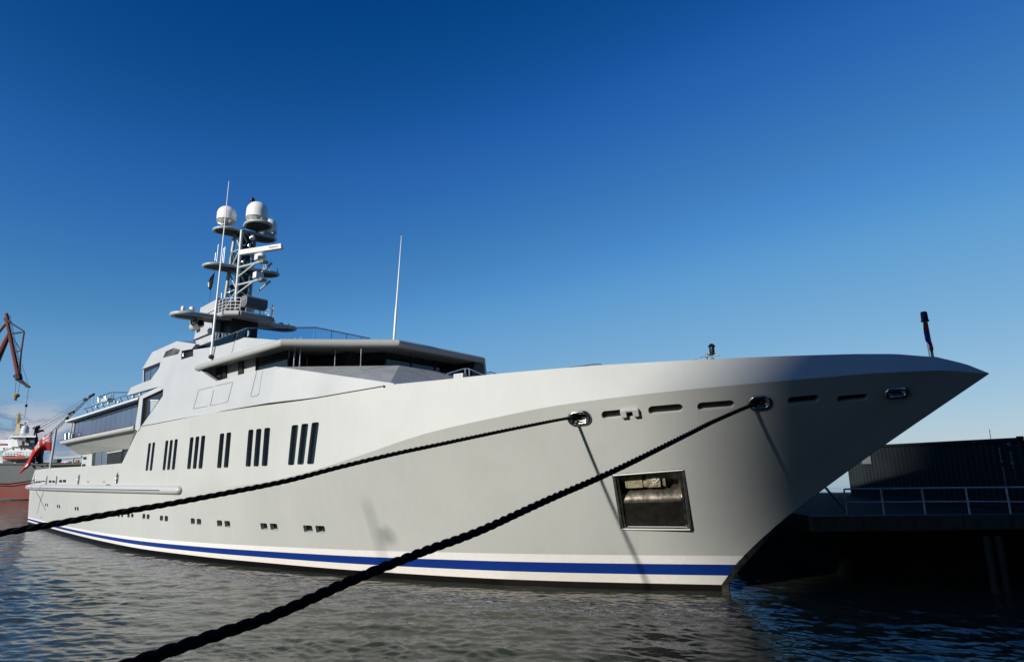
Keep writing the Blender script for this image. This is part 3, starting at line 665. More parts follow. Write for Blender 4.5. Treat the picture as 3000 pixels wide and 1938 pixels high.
m_.build('bridge_roof', 'tube', yacht)
# angled bulkhead behind the wing end and inner bridge wall with panels and posts
ib = 7.1
zc1 = lambda s: CA.z + (C1.z - CA.z) * (s - CA.x) / (C1.x - CA.x)
pA = psp(578, 1080.5); pB = psp(634.5, 1115); qA = pt(638, 1056, ib); qB = pt(634, 1106, ib)
MB().loft([V(pA), V(pB), V(qB), V(qA)], [V(pA) + Vector((-0.1, 0, 0)), V(pB) + Vector((-0.1, 0, 0)), V(qB) + Vector((-0.1, 0, 0)), V(qA) + Vector((-0.1, 0, 0))]).build('wing_bulkhead', 'light', yacht)
def inner(name, x0, x1, yt0, yt1, yb0, yb1, m, t=ib, th=0.08):
    P = [pt(x0, yt0, t), pt(x1, yt1, t), pt(x1, yb1, t), pt(x0, yb0, t)]
    return MB().loft([V(p) for p in P], [V((p.x, p.y - th, p.z)) for p in P]).build(name, m, yacht)
topy = lambda x: 1078 - (x - 577) * (83 / 249) if x < 826 else 995
for x0, x1, mm, t_ in ((634, 647, 'black', ib + .1), (647, 650, 'light', ib), (650, 661, 'black', ib + .1), (661, 697, 'light', ib), (697, 710, 'black', ib + .1), (710, 748, 'light', ib), (748, 842, 'glass', ib - .1)):
    inner('bridge_wall_panel' if mm == 'light' else 'bridge_post' if mm == 'black' else 'bridge_window', x0, x1, topy(x0) - 4, topy(x1) - 4, 1130, 1125, mm, t_)
for px_ in (845, 862, 879): 
    p = pt(px_ - 2, 1085, 6.9); q = pt(px_ + 1, 1000, 6.9); MB().tube([V(p), V((p.x, p.y, q.z + 0.2))], 0.045, 8).build('stanchion', 'chrome', yacht, smooth=50)
for px_ in (898, 980, 1056):
    p = pt(px_, 1080, 5.6); MB().tube([V(p), V((p.x, p.y, p.z + 1.0))], 0.03, 8).build('stanchion', 'chrome', yacht, smooth=50)
# wheelhouse glazing: two side facets and a front one
G = [Vector((-24, 5.6, 0)), Vector((-19.6, 5.2, 0)), Vector((-16.6, 2.9, 0)), Vector((-16.6, -2.9, 0)), Vector((-19.6, -5.2, 0)), Vector((-24, -5.6, 0))]
for i in range(5):
    a, b = G[i], G[i + 1]
    nn_ = 3 if i in (1, 2, 3) else 2
    for k in range(nn_):
        p, q = a.lerp(b, (k + 0.03) / nn_), a.lerp(b, (k + 0.97) / nn_)
        MB().loft([V((p.x, p.y, 9.35)), V((q.x, q.y, 9.35)), V((q.x, q.y, 11.05)), V((p.x, p.y, 11.05))], [V((p.x - 0.05, p.y * 0.98, 9.35)), V((q.x - 0.05, q.y * 0.98, 9.35)), V((q.x - 0.05, q.y * 0.98, 11.05)), V((p.x - 0.05, p.y * 0.98, 11.05))]).build('wheelhouse_window', 'glass', yacht)
    for k in range(nn_ + 1):
        p = a.lerp(b, k / nn_); MB().tube([V((p.x, p.y, 9.3)), V((p.x, p.y, 11.1))], 0.07, 6).build('wheelhouse_mullion', 'black', yacht)
MB().loft([V((g_.x, g_.y, 8.2)) for g_ in G], [V((g_.x, g_.y, 9.36)) for g_ in G]).build('wheelhouse_base', 'darkgrey', yacht)
# sloping coaming in front of the bridge
K1 = psp(809, 1074); tk = 3.45; K2 = pt(1171, 1070, tk); K3 = Vector((-12.2, WT(-12.2) - 0.15, 8.3))
K2p = Vector((K2.x, -tk, K2.z)); K3p = Vector((K3.x, -K3.y, K3.z)); K1p = Vector((K1.x, -K1.y, K1.z))
F0 = Vector((K2.x + 3.4, 1.5, 8.25)); F0p = Vector((K2.x + 3.4, -1.5, 8.25))
K3 = pt(1133, 1127.5, WT)
K3 = Vector((K3.x, K3.y - 0.12, K3.z)); K3p = Vector((K3.x, -K3.y, K3.z))
def tri(name, P, m='coaming', d=(0, 0, -0.15)): return MB().loft([V(p) for p in P], [V(p) + Vector(d) for p in P]).build(name, m, yacht)
tri('coaming', [K1, K2, K3]); tri('coaming', [K1p, K3p, K2p]); tri('front_coaming', [K2, K2p, K3p, K3])
tri('coaming_deck', [K1 + Vector((0, 0, -.05)), K2 + Vector((0, 0, -.02)), K2p + Vector((0, 0, -.02)), K1p + Vector((0, 0, -.05))], 'darkgrey')
# port bridge wing seen past the roof corner
pw = [pt(1405, 1050, -3.3), pt(1419, 1048, -3.4), pt(1423, 1098, -3.4), pt(1250, 1098, -3.4)]
MB().loft([V((-15.1, -3.0, 11.1)), V((-15.1, -3.75, 11.1)), V((-15.3, -3.9, 8.6)), V((-15.3, -2.2, 8.6))], [V((-17, -3.0, 11.1)), V((-17, -3.75, 11.1)), V((-17, -3.9, 8.6)), V((-17, -2.2, 8.6))]).build('wing_wall', 'darkgrey', yacht)
# foredeck rails and fittings seen above the bulwark
def rail_t(name, pts2, t, r=0.028, m='chrome'): return MB().tube([V(pt(x, y, t)) for x, y in pts2], r, 8).build(name, m, yacht, smooth=60)
rail_t('deck_rail', [(1305,1112),(1309,1097),(1312,1093),(1360,1079),(1374,1079),(1420,1099)], 5.0)
rail_t('deck_rail', [(1363,1080),(1363,1110)], 5.0); rail_t('deck_rail', [(1375,1080),(1375,1110)], 5.0)
rail_t('deck_rail', [(1420,1093),(1436,1089),(1455,1095)], 4.0); rail_t('deck_rail', [(1432,1090),(1432,1104)], 4.0); rail_t('deck_rail', [(1445,1091),(1445,1104)], 4.0)
rail_t('deck_rail', [(1640,1081),(1740,1067),(1757,1066),(1775,1078)], 3.6); rail_t('deck_rail', [(1747,1067),(1747,1082)], 3.6)
MB().box(V(pt(1348, 1104, 5.2)), (0.55, 0.3, 0.3)).build('deck_locker', 'light', yacht, bevel=0.04)
# foredeck light on bracket
p = pt(2071, 1050, 1.6); b1 = V(p)
lb = MB().tube([b1 + Vector((0, 0, -0.4)), b1 + Vector((0, 0, 0.22))], 0.04, 8).build('lamp_bracket', 'chrome', yacht, smooth=50)
pc = V(pt(2084, 1032, 1.6)); m_ = MB().lathe(pc + Vector((0.03, 0, -0.02)), [(0.12, -0.12), (0.16, -0.10), (0.17, -0.06), (0.08, -0.04), (0.10, 0.0), (0.10, 0.22), (0.15, 0.25), (0.09, 0.33), (0.05, 0.36), (0.02, 0.37)], 16)
m_.build('navigation_light', 'black', yacht, smooth=40)
MB().box((b1 + pc) / 2 + Vector((0.1, 0, -0.02)), (0.55, 0.22, 0.03)).build('lamp_plate', 'chrome', lb)
pc2 = V(pt(2088, 1056, 1.6)); MB().lathe(pc2, [(0.10, -0.3), (0.10, -0.05), (0.16, -0.02), (0.10, 0.07), (0.03, 0.11)], 16).build('navigation_light', 'black', yacht, smooth=40)
rail_t('deck_rail', [(2020,1057),(2040,1053),(2052,1055)], 1.8, 0.02); rail_t('deck_rail', [(2050,1047),(2067,1043)], 1.8, 0.02)
# jackstaff
j0 = V(pt(2731, 1050, 0.0)); j1 = V(pt(2722, 937, 0.0)); j1 = Vector((j0.x - 0.03, 0, j1.z)); 
js = MB().tube([j0 - Vector((0, 0, 0.3)), j1], 0.075, 14).build('jackstaff', 'chrome', yacht, smooth=60)
MB().lathe(j1, [(0.12, -0.04), (0.125, 0.0), (0.11, 0.01), (0.10, 0.28), (0.08, 0.31), (0.01, 0.32)], 16).build('staff_cap', 'black', js, smooth=40)

# ------------------------------------------------------------------ aft upper deck
def rowp(pxs, t): return [pt(x, y, t) for x, y in pxs]
LO = [pt(180, 1296, 8.0), pt(398, 1252, 8.0), pt(377, 1314, 6.8), pt(232, 1331, 6.8)]
def mir(P): return [Vector((p.x, -p.y, p.z)) for p in P]
A = LO; B_ = mir(LO)
MB().loft([V(p) for p in A], [V(p) for p in B_]).build('overhang', 'tube', yacht)
MB().tube([V(LO[0]) + Vector((0.05, 0.02, 0.0)), V(LO[1])], 0.16, 14).build('overhang_rim', 'tube', yacht, smooth=60)
MB().tube([V(LO[0]), V(B_[0])], 0.16, 14).build('overhang_rim', 'tube', yacht, smooth=60)
MB().tube([V(pt(172, 1295.5, 8.05)), V(pt(396, 1255, 8.05)) + Vector((0, 0, 0.14))], 0.05, 8).build('gutter_rail', 'chrome', yacht, smooth=60)
MB().loft([V(LO[0]) + Vector((-.15, -0.05, 0.10)), V(LO[1]) + Vector((0, -0.05, 0.10)), V(B_[1]) + Vector((0, 0.05, 0.10)), V(B_[0]) + Vector((-.15, 0.05, 0.10))], [V(LO[0]) + Vector((-.15, -0.05, 0.2)), V(LO[1]) + Vector((0, -0.05, 0.2)), V(B_[1]) + Vector((0, 0.05, 0.2)), V(B_[0]) + Vector((-.15, 0.05, 0.2))]).build('upper_deck', 'darkgrey', yacht)
# lower aft house with its windows
H0 = pt(240, 1330, 6.78); H1 = pt(239, 1366, 6.78)
MB().box(((H0.x - 33.5) / 2, 0, 5.4), (-33.5 - H0.x, 2 * 6.72, 1.9)).build('aft_house', 'light', yacht)
P = [pt(272, 1328, 6.72), pt(380, 1312, 6.72), pt(360, 1356, 6.72), pt(270, 1364, 6.72)]
wn = MB().loft([V(p) + Vector((0, -.04, 0)) for p in P], [V(p) for p in P]).build('aft_house_window', 'glass', yacht)
for x0, x1 in ((283, 301), (302, 318)):
    P = [pt(x0, 1326.5 - (x0 - 283) * .12, 6.74), pt(x1, 1325 - (x1 - 283) * .12, 6.74), pt(x1 - 2, 1360.5, 6.74), pt(x0 - 2, 1361.5, 6.74)]
    MB().loft([V(p) + Vector((0, -.06, 0)) for p in P], [V(p) + Vector((0, -.03, 0)) for p in P]).build('curtained_pane', 'glassblue', wn)
m_ = MB()
for k in range(7): a_, b_ = pt(319, 1330 + k * 4.4, 6.74), pt(360, 1325 + k * 4.2, 6.74); m_.tube([V(a_) + Vector((0, -.07, 0)), V(b_) + Vector((0, -.07, 0))], 0.03, 5)
m_.build('blind', 'darkgrey', wn)
MB().tube([V(pt(319, 1326, 6.74)) + Vector((0, -.09, 0)), V(pt(363, 1319, 6.74)) + Vector((0, -.09, 0))], 0.06, 8).build('blind_rail', 'light', wn)
for cx, cy in ((249, 1341), (246, 1362)): MB().box(V(pt(cx, cy, 6.74)), (0.5, 0.1, 0.18)).build('wall_fitting', 'darksteel', yacht)
# glazed lounge on the upper deck
tl = 7.6
gt0, gt1, gb0, gb1 = pt(222, 1226, tl), pt(405, 1170, tl), pt(215, 1288, tl), pt(397, 1250, tl)
npan = 13
for k in range(npan):
    u0, u1 = (k + 0.015) / npan, (k + 0.985) / npan
    # panels are equal in length along the deck
    P = [gt0.lerp(gt1, u0), gt0.lerp(gt1, u1), gb0.lerp(gb1, u1), gb0.lerp(gb1, u0)]
    o_ = MB().loft([V(p) for p in P], [V(p) + Vector((0, 0.05, 0)) for p in P]).build('lounge_window', 'glassblue', yacht)
    MB().loft([V((-p.x * -1, -p.y, p.z)) for p in P], [V((p.x, -p.y + 0.05, p.z)) for p in P]).build('lounge_window', 'glassblue', yacht)
P = [gt0 + Vector((0.2, -0.12, 0)), gt1 + Vector((0, -0.12, 0)), gb1 + Vector((0, -0.12, 0)), gb0 + Vector((0.2, -0.12, 0))]
MB().loft([V(p) for p in P], [V(p) for p in mir(P)]).build('lounge_core', 'darkgrey', yacht)
MB().tube([V(gt0) + Vector((-0.05, -0.03, 0)), V(gb0) + Vector((-0.05, -0.03, 0))], 0.07, 8).build('lounge_post', 'light', yacht)
MB().tube([V(pt(213, 1236, 6.4)), V(pt(207, 1268, 6.4))], 0.05, 8).build('lounge_post', 'light', yacht)
m_ = MB()
for dy in (0, 6, 12, 18): m_.tube([V(pt(190, 1271 + dy, 7.9)), V(pt(214, 1265 + dy, 7.9))], 0.03, 6); m_.tube([V(pt(190, 1271 + dy, 7.9)), V(Vector((pt(190, 1271 + dy, 7.9).x, 0, pt(190, 1271 + dy, 7.9).z)))], 0.03, 6)
for x_ in (192, 203, 211): m_.tube([V(pt(x_, 1269, 7.9)), V(pt(x_ - 1, 1293, 7.9))], 0.03, 6)
m_.build('deck_rail', 'chrome', yacht, smooth=60)
# roof of the lounge: slab, sloping top and rail
R0, R1 = pt(194, 1233, 8.0), pt(408, 1165, 8.0)
R2, R3 = pt(240, 1205, 6.9), pt(468, 1129, 6.9)
R2 = Vector((R0.x + 1.2, 6.7, R0.z + 0.55)); R3 = Vector((R1.x + 0.6, 6.7, R1.z + 0.55))
P = [R0, R1, R3, R2]
MB().loft([V(p) for p in P], [V(p) - Vector((0, 0, 0.07)) for p in P]).build('lounge_roof', 'glassblue', yacht)
MB().loft([V(p) for p in mir(P)], [V(p) - Vector((0, 0, 0.16)) for p in mir(P)]).build('lounge_roof', 'coaming', yacht)
P = [R2, R3, mir([R3])[0], mir([R2])[0]]
MB().loft([V(p) for p in P], [V(p) - Vector((0, 0, 0.16)) for p in P]).build('lounge_roof', 'coaming', yacht)
P = [R0 + Vector((0, -.05, -.08)), R1 + Vector((0, -.05, -.08)), mir([R1])[0] + Vector((0, .05, -.08)), mir([R0])[0] + Vector((0, .05, -.08))]
MB().loft([V(p) for p in P], [V(p) - Vector((0, 0, 0.04)) for p in P]).build('lounge_ceiling', 'light', yacht)
MB().tube([V(R0) + Vector((0, 0, -.02)), V(R1) + Vector((0, 0, -.02))], 0.08, 12).build('lounge_roof_rim', 'white', yacht, smooth=60)
MB().tube([V(pt(222, 1228, 8.1)), V(pt(400, 1172, 8.1)), V(pt(404, 1174, 8.0))], 0.05, 8).build('gutter_rail', 'chrome', yacht, smooth=60)
rr0, rr1 = pt(246, 1198, 7.0), pt(462, 1127, 7.0)
m_ = MB().tube([V(rr0), V(rr1), V(pt(466, 1132, 7.0))], 0.035, 8)
for k in range(12):
    p = rr0.lerp(rr1, (k + 0.4) / 12); m_.tube([V(p), V(p) - Vector((0.05, -0.35, 0.62))], 0.03, 6)
m_.build('roof_rail', 'chrome', yacht, smooth=60)
m_ = MB()
for a_, b_ in (((288,1162),(325,1149)), ((325,1149),(372,1149)), ((288,1162),(306,1163)), ((289,1162),(288,1182)), ((325,1149),(323,1172)), ((333,1149),(331,1168)), ((306,1160),(305,1178)), ((310,1160),(309,1178)), ((323,1160),(333,1161))):
    m_.tube([V(pt(*a_, 4.0)), V(pt(*b_, 4.0))], 0.045, 8)
m_.build('roof_rail', 'chrome', yacht, smooth=60)
for cx, cy in ((283, 1190), (300, 1184), (318, 1180), (337, 1174), (347, 1177), (390, 1160), (411, 1153)):
    MB().lathe(V(pt(cx, cy, 6.3)), [(0.04, -0.14), (0.09, -0.08), (0.10, 0.02), (0.07, 0.08), (0.02, 0.1)], 12).build('deck_light', 'white', yacht, smooth=60)
MB().box(V(pt(316, 1172, 5.0)), (1.3, 0.6, 0.3)).build('roof_locker', 'light', yacht, bevel=0.06)
# portal frame and its dark opening
FR = 0.03
plate('portal_frame', [(409,1160),(418.5,1166.5),(410.5,1249),(411,1252),(403,1262),(395,1256)], 'light', 0.12, FR)
plate('portal_frame', [(409,1160),(470,1129.5),(479,1138.5),(418.5,1166.5)], 'light', 0.12, FR)
op = quad_in('portal_glass', [(417,1164),(482,1136),(480,1165),(414,1254),(409,1254)], 'portalglass', -0.12)
quad_in('portal_panel', [(441,1172),(466,1171.5),(440,1209)], 'coaming', -0.06, op)
MB().tube([V(psp(441, 1172, -0.03)), V(psp(466, 1172, -0.03))], 0.04, 6).build('portal_rail', 'white', op)

# ------------------------------------------------------------------ mast and everything on it
SM = -37.9
def m_at(x, y, s=SM): return ps(x, y, s)
# mast house / funnel
zz = lambda x, y: (500 + x / 7, 860 + y / 7)
tfu = 1.6
fun = [pt(*zz(*p), tfu) for p in ((610,290),(925,125),(965,85),(905,560),(880,800),(900,1010),(530,1010),(470,960),(525,680),(560,500),(590,430))]
MB().loft([V(p) for p in fun], [V((p.x, -p.y, p.z)) for p in fun]).build('mast_house', 'light', yacht)
fs_ = max(p.x for p in fun)
MB().loft([V(p) for p in [Vector((fs_ - 0.3, 1.1, 12.0)), Vector((fs_ + 1.4, 1.1, 12.0)), Vector((fs_ + 1.4, 1.1, 16.4)), Vector((fs_ - 0.3, 1.1, 16.4))]], [V(p) for p in [Vector((fs_ - 0.3, -1.1, 12.0)), Vector((fs_ + 1.4, -1.1, 12.0)), Vector((fs_ + 1.4, -1.1, 16.4)), Vector((fs_ - 0.3, -1.1, 16.4))]]).build('mast_trunk', 'black', yacht)
line0 = [pt(*zz(740, 410), tfu + .02), pt(*zz(925, 325), tfu + .02)]
MB().tube([V(line0[0]), V(line0[1])], 0.025, 5).build('hatch_seam', 'darkgrey', yacht)
MB().tube([V(pt(*zz(455, 690), 1.9)), V(pt(*zz(530, 660), 1.9))], 0.32, 12).build('exhaust_pod', 'light', yacht, smooth=60)
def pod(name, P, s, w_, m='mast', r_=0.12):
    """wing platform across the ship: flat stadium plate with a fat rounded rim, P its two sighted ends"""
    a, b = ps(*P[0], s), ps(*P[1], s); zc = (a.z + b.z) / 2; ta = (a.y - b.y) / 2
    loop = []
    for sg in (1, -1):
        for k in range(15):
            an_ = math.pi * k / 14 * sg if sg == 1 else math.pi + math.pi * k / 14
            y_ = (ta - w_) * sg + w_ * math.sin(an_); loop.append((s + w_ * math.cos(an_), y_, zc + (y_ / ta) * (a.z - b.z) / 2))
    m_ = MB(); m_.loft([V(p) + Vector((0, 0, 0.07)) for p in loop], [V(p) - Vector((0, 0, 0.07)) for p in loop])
    o = m_.build(name, 'under', yacht)  # plate colour carries the underside shade
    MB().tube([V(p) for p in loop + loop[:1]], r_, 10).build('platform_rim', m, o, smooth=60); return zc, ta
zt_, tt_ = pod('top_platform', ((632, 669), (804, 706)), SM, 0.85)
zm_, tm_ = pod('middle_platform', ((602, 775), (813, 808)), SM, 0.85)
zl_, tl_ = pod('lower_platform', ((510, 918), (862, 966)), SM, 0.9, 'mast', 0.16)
# forward arm of the top platform
arm = [(-37.3, 0.55), (-36.4, 0.9)] + [(-35.9 + 0.95 * math.sin(math.pi * k / 12), 0.95 * math.cos(math.pi * k / 12)) for k in range(13)] + [(-36.4, -0.9), (-37.3, -0.55)]
zf = ps(754, 657, -35.9).z
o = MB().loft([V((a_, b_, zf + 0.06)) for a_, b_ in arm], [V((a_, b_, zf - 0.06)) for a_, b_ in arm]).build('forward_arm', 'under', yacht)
MB().tube([V((a_, b_, zf)) for a_, b_ in arm], 0.13, 10).build('platform_rim', 'mast', o, smooth=60)
def dome(name, c, r, h, label=None):
    """satellite dome: cylinder with hemispherical cap, conical foot"""
    prof = [(r * 0.34, -0.42 * h - r * 0.10), (r * 0.40, -0.42 * h - r * 0.02), (r * 0.97, -0.22 * h - 0.03)]
    f_ = MB().lathe(c, prof, 28)
    o = MB().lathe(c, [(r * 0.98, -0.22 * h - 0.02), (r * 1.02, -0.22 * h), (r * 1.02, -0.19 * h), (r, -0.18 * h), (r, 0.10 * h)] + [(r * math.cos(R(a_)), 0.10 * h + r * 0.98 * math.sin(R(a_))) for a_ in (12, 24, 36, 48, 60, 72, 82, 88)] + [(0.01, 0.10 * h + r * 0.98)], 32).build(name, 'dome', yacht, smooth=35)
    m2 = f_
    for k in range(12):
        a_ = 2 * math.pi * k / 12; m2.box(c + Vector((0.68 * r * math.cos(a_), 0.68 * r * math.sin(a_), -0.325 * h - 0.06)), (r * 0.62, 0.035, 0.06), Matrix.Rotation(a_, 3, 'Z') @ Matrix.Rotation(-0.33, 3, 'Y'))
    m2.build('dome_foot', 'white', o, smooth=25); return o
zd = zt_ + 0.16
h1 = 2.2
cA = ps(664, 634, SM); dome('satellite_dome', V((SM, cA.y, cA.z)), 0.73, 1.66)
cB = ps(753.5, 626, -35.9); dome('satellite_dome', V((-35.9, cB.y, cB.z)), 0.84, 1.86)
cC = ps(789, 668, SM); dome('satellite_dome', V((SM, cC.y, cC.z)), 0.66, 1.75)
MB().lathe(V(ps(739, 590, SM)), [(0.10, -0.5), (0.10, 0), (0.2, 0.05), (0.22, 0.2), (0.12, 0.32), (0.02, 0.34)], 12).build('mast_light', 'black', yacht, smooth=40)
# lattice legs
z1 = lambda x, y: (580 + x / 7, 560 + y / 7); z2 = lambda x, y: (580 + x / 7, 740 + y / 7)
def vert(name, px, py0, py1, t, r, m='mast', parent=None):
    p = pt(px[0], py0, t); q = pt(px[1], py1, t); s_ = (p.x + q.x) / 2
    return MB().tube([V(p), V(q)], r, 12).build(name, m, parent or yacht, smooth=60), p, q
_, a0_, a1_ = vert('mast_leg', (z1(750, 0)[0], z2(560, 0)[0]), z1(0, 940)[1], z2(0, 930)[1], 0.95, 0.13)
_, b0_, b1_ = vert('mast_leg', (z1(902, 0)[0], z2(775, 0)[0]), z1(0, 800)[1], z2(0, 985)[1], 0.95, 0.13)
_, c0__, c1__ = vert('mast_leg', (z1(1175, 0)[0], z2(1072, 0)[0]), z1(0, 900)[1], z2(0, 880)[1], -0.95, 0.13)
_, d0_, d1_ = vert('mast_leg', (z1(1060, 0)[0], z2(950, 0)[0]), z1(0, 900)[1], z2(0, 930)[1], -0.95, 0.12)
def lz(A_, B2, z): q = (z - A_.z) / (B2.z - A_.z); return A_.lerp(B2, q)
m_ = MB(); zlist = [17.0, 18.7, 20.4, 22.1, 23.7]
legs = [(a0_, a1_), (b0_, b1_), (c0__, c1__), (d0_, d1_)]
for i, (za, zb) in enumerate(zip(zlist, zlist[1:])):
    for (p, q) in ((0, 1), (1, 2), (2, 3), (3, 0)):
        A_, B2 = (legs[p], legs[q]) if i % 2 == 0 else (legs[q], legs[p])
        m_.tube([V(lz(*A_, za)), V(lz(*B2, zb))], 0.065, 8)
        m_.tube([V(lz(*legs[p], zb)), V(lz(*legs[q], zb))], 0.05, 8)
m_.build('mast_bracing', 'mast', yacht, smooth=60)
m_ = MB(); z_ = 16.6; m_.tube([V(lz(a0_, a1_, 16.5)) + Vector((-0.34, 0, 0)), V(lz(a0_, a1_, 23.3)) + Vector((-0.34, 0, 0))], 0.018, 5)
while z_ < 23.3:
    p = V(lz(a0_, a1_, z_)); m_.tube([p, p + Vector((-0.42, 0, 0))], 0.025, 5); z_ += 0.36
m_.build('ladder_rungs', 'chrome', yacht)
mid = (a1_ + c1__) / 2
MB().box((V(b1_) + V(c1__)) / 2 + Vector((-0.5, 0, 2.1)), (0.75, 0.75, 6.6)).build('mast_trunk', 'black', yacht)
# floodlights, cameras and horns clustered between the legs
for i, (px_, py_) in enumerate((z1(800, 880), z1(990, 1100), z1(1090, 1110), z1(760, 1420), z1(960, 1440), z2(690, 700), z2(700, 800), z1(1120, 950))):
    p = V(pt(px_, py_, 0.5 if i % 2 else 0.8)); m_ = MB().lathe(p, [(0.05, -0.2), (0.16, -0.15), (0.19, 0.0), (0.16, 0.12), (0.06, 0.2)], 12, axis=(1, -0.4, 0.2)); m_.build('mast_light', 'black' if i not in (7,) else 'white', yacht, smooth=50)
    MB().lathe(p + Vector((0.05, -0.2, -0.1)), [(0.02, -0.1), (0.11, -0.05), (0.11, 0.05), (0.02, 0.1)], 10).build('mast_light', 'chrome', yacht, smooth=50)
# radar brackets, pedestals, scanner bar
for (x0, y0), (x1, y1), (bx, by), (px0, py0) in (((z2(845, 300)), z2(1340, 175), z2(1265, 100), z2(830, 490)), (z2(800, 665), z2(1310, 545), z2(1235, 470), z2(800, 840))):
    root = V(pt(x0, y0, 0.95)); tip = V(ps(x1, y1, -34.6)); low = V(pt(px0, py0, 0.95))
    mid_ = root.lerp(tip, 0.68); m_ = MB().tube([root, tip], 0.09, 8); m_.tube([low, mid_], 0.07, 8)
    pr = Vector((root.x, 0.95, root.z)); m_.tube([pr, Vector((tip.x, tip.y + 0.7, tip.z))], 0.09, 8)
    m_.build('radar_bracket', 'mast', yacht, smooth=60)
    MB().lathe(tip + Vector((-0.35, 0.15, 0.05)), [(0.3, -0.12), (0.42, -0.06), (0.46, 0.04), (0.4, 0.08)], 20).build('radar_platform', 'mast', yacht, smooth=40)
    c = V(ps(bx, by, -34.95)); MB().box(c, (0.5, 0.66, 0.5)).build('radar_pedestal', 'white', yacht, bevel=0.05)
s_r = -34.9
rb0, rb1 = ps(699, 738, s_r), ps(823, 719.5, s_r); 
# the bar is turned a little off the beam
rb0 = ps(700, 738, -36.2); rb1 = ps(822, 719, -33.0)
ca, cb = V(rb0), V(rb1); dd = (cb - ca).normalized(); side = dd.cross(Vector((0, 0, 1))).normalized(); side = side if side.x > 0 or side.y < 0 else -side
hgt = 0.36
prof = [(-0.02, hgt / 2), (-0.10, -hgt / 2), (-0.55, -hgt / 2 + 0.06), (-0.3, hgt / 2 - 0.04)]
m_ = MB().loft([ca + side * a_ + Vector((0, 0, b_)) for a_, b_ in prof], [cb + side * a_ + Vector((0, 0, b_)) for a_, b_ in prof])
sc_ = m_.build('radar_scanner', 'white', yacht, bevel=0.015)
mc = (ca + cb) / 2; MB().lathe(mc + side * -0.3 + Vector((0, 0, -0.42)), [(0.34, -0.15), (0.3, 0.05), (0.12, 0.18)], 16).build('scanner_mount', 'white', sc_, smooth=40)
fz = (side * 1.0).normalized(); tx = dd; ty = fz.cross(tx); 
if ty.z < 0: ty = -ty
fz = tx.cross(ty)
tp = ca.lerp(cb, 0.82) + side * -0.045 + Vector((0, 0, 0.02)) + fz * 0.02
textmesh('scanner_lettering', 'Raytheon', 0.2, Matrix.Translation(tp) @ Matrix((tx, ty, fz)).transposed().to_4x4(), 'text_red', sc_)
# basket deck under the mast
zb_ = 16.45
BD = [pz(636, 929, zb_), pz(659, 917, zb_), pz(699, 917, zb_), pz(796, 934, zb_)]
sf = (BD[2].x + BD[3].x) / 2; tw = (BD[2].y - BD[3].y) / 2
cyb = 0.0
plan = [Vector((BD[0].x, BD[1].y * 0.9 + 0.1, zb_)), Vector((BD[1].x, BD[1].y, zb_)), Vector((sf, tw, zb_)), Vector((sf, -tw, zb_)), Vector((BD[1].x, -BD[1].y, zb_)), Vector((BD[0].x, -BD[1].y * 0.9, zb_))]
MB().loft([V(p) + Vector((0, 0, 0.12)) for p in plan], [V(p) - Vector((0, 0, 0.12)) for p in plan]).build('mast_deck', 'mast', yacht)
m_ = MB()
for p, q in zip(plan, plan[1:]): m_.tube([V(p), V(q)], 0.22, 14)
m_.build('mast_deck_rim', 'tube', yacht, smooth=60)
for (p, q) in list(zip(plan, plan[1:]))[:2] + list(zip(plan, plan[1:]))[3:]:
    m_ = MB(); u_ = Vector((0, 0, 1))
    for hh in (0.42, 0.68, 0.94, 1.22): m_.tube([V(p) + u_ * hh, V(q) + u_ * hh], 0.022, 6)
    for k in range(4): r_ = V(p).lerp(V(q), k / 3); m_.tube([r_ + u_ * 0.15, r_ + u_ * 1.22], 0.022, 6)
    m_.build('basket_rail', 'white', yacht, smooth=60)
cr0, cr1 = pt(*z2(945, 985), 1.4), None
cc0 = V(ps(*z2(945, 985), sf - 0.2)); cc1 = V(ps(*z2(1375, 1030), sf - 0.2)); cc0.x = cc1.x = sf - 0.25; cc1.z = cc0.z
m_ = MB(); rr_ = rrect(0.95, 0.92, 0.32, 5)
m_.loft([cc0 + Vector((p, 0, q)) for p, q in rr_], [cc1 + Vector((p, 0, q)) for p, q in rr_]); cv = m_.build('covered_winch', 'canvas', yacht, smooth=50)
m_ = MB()
for f_ in (0.15, 0.45, 0.8): m_.tube([cc0.lerp(cc1, f_) + Vector((0, 0, -0.45)), cc0.lerp(cc1, f_) + Vector((0, 0, -1.2))], 0.06, 8)
m_.build('winch_leg', 'white', cv, smooth=50)
# lower wing: little domes, lamps, horn pair
wl0 = ps(536, 905, SM); MB().lathe(V(wl0), [(0.06, -0.3), (0.12, -0.16), (0.15, 0.05), (0.12, 0.2), (0.02, 0.26)], 14).build('gps_dome', 'white', yacht, smooth=60)
wl1 = ps(563, 904, SM); MB().lathe(V(wl1), [(0.19, -0.26), (0.20, 0.05), (0.17, 0.13), (0.02, 0.16)], 18).build('gps_dome', 'white', yacht, smooth=40)
for q_, r_ in (((823, 951), 0.2), ((845, 955), 0.1)): MB().lathe(V(ps(*q_, SM)), [(r_, -0.25), (r_, 0.1), (r_ * 0.8, 0.18), (0.03, 0.2)], 14).build('gps_dome', 'mast', yacht, smooth=40)
for x_, y_, r_ in ((567, 943, 0.22), (588, 946, 0.24)):
    p = V(pt(x_, y_, 3.0)); MB().lathe(p, [(r_ * 0.5, -0.7), (r_, -0.5), (r_, 0.15), (r_ * 0.86, 0.16), (r_ * 0.8, -0.1), (0.02, -0.12)], 20, axis=(0.85, -0.45, 0.0)).build('searchlight', 'black', yacht, smooth=40)
MB().tube([V(pt(575, 922, 3.0)), V(pt(575, 945, 3.0))], 0.08, 8).build('searchlight_bracket', 'mast', yacht, smooth=50)
MB().tube([V(pt(560, 945, 3.0)), V(pt(582, 946, 3.0))], 0.12, 8).build('searchlight_bracket', 'mast', yacht, smooth=50)
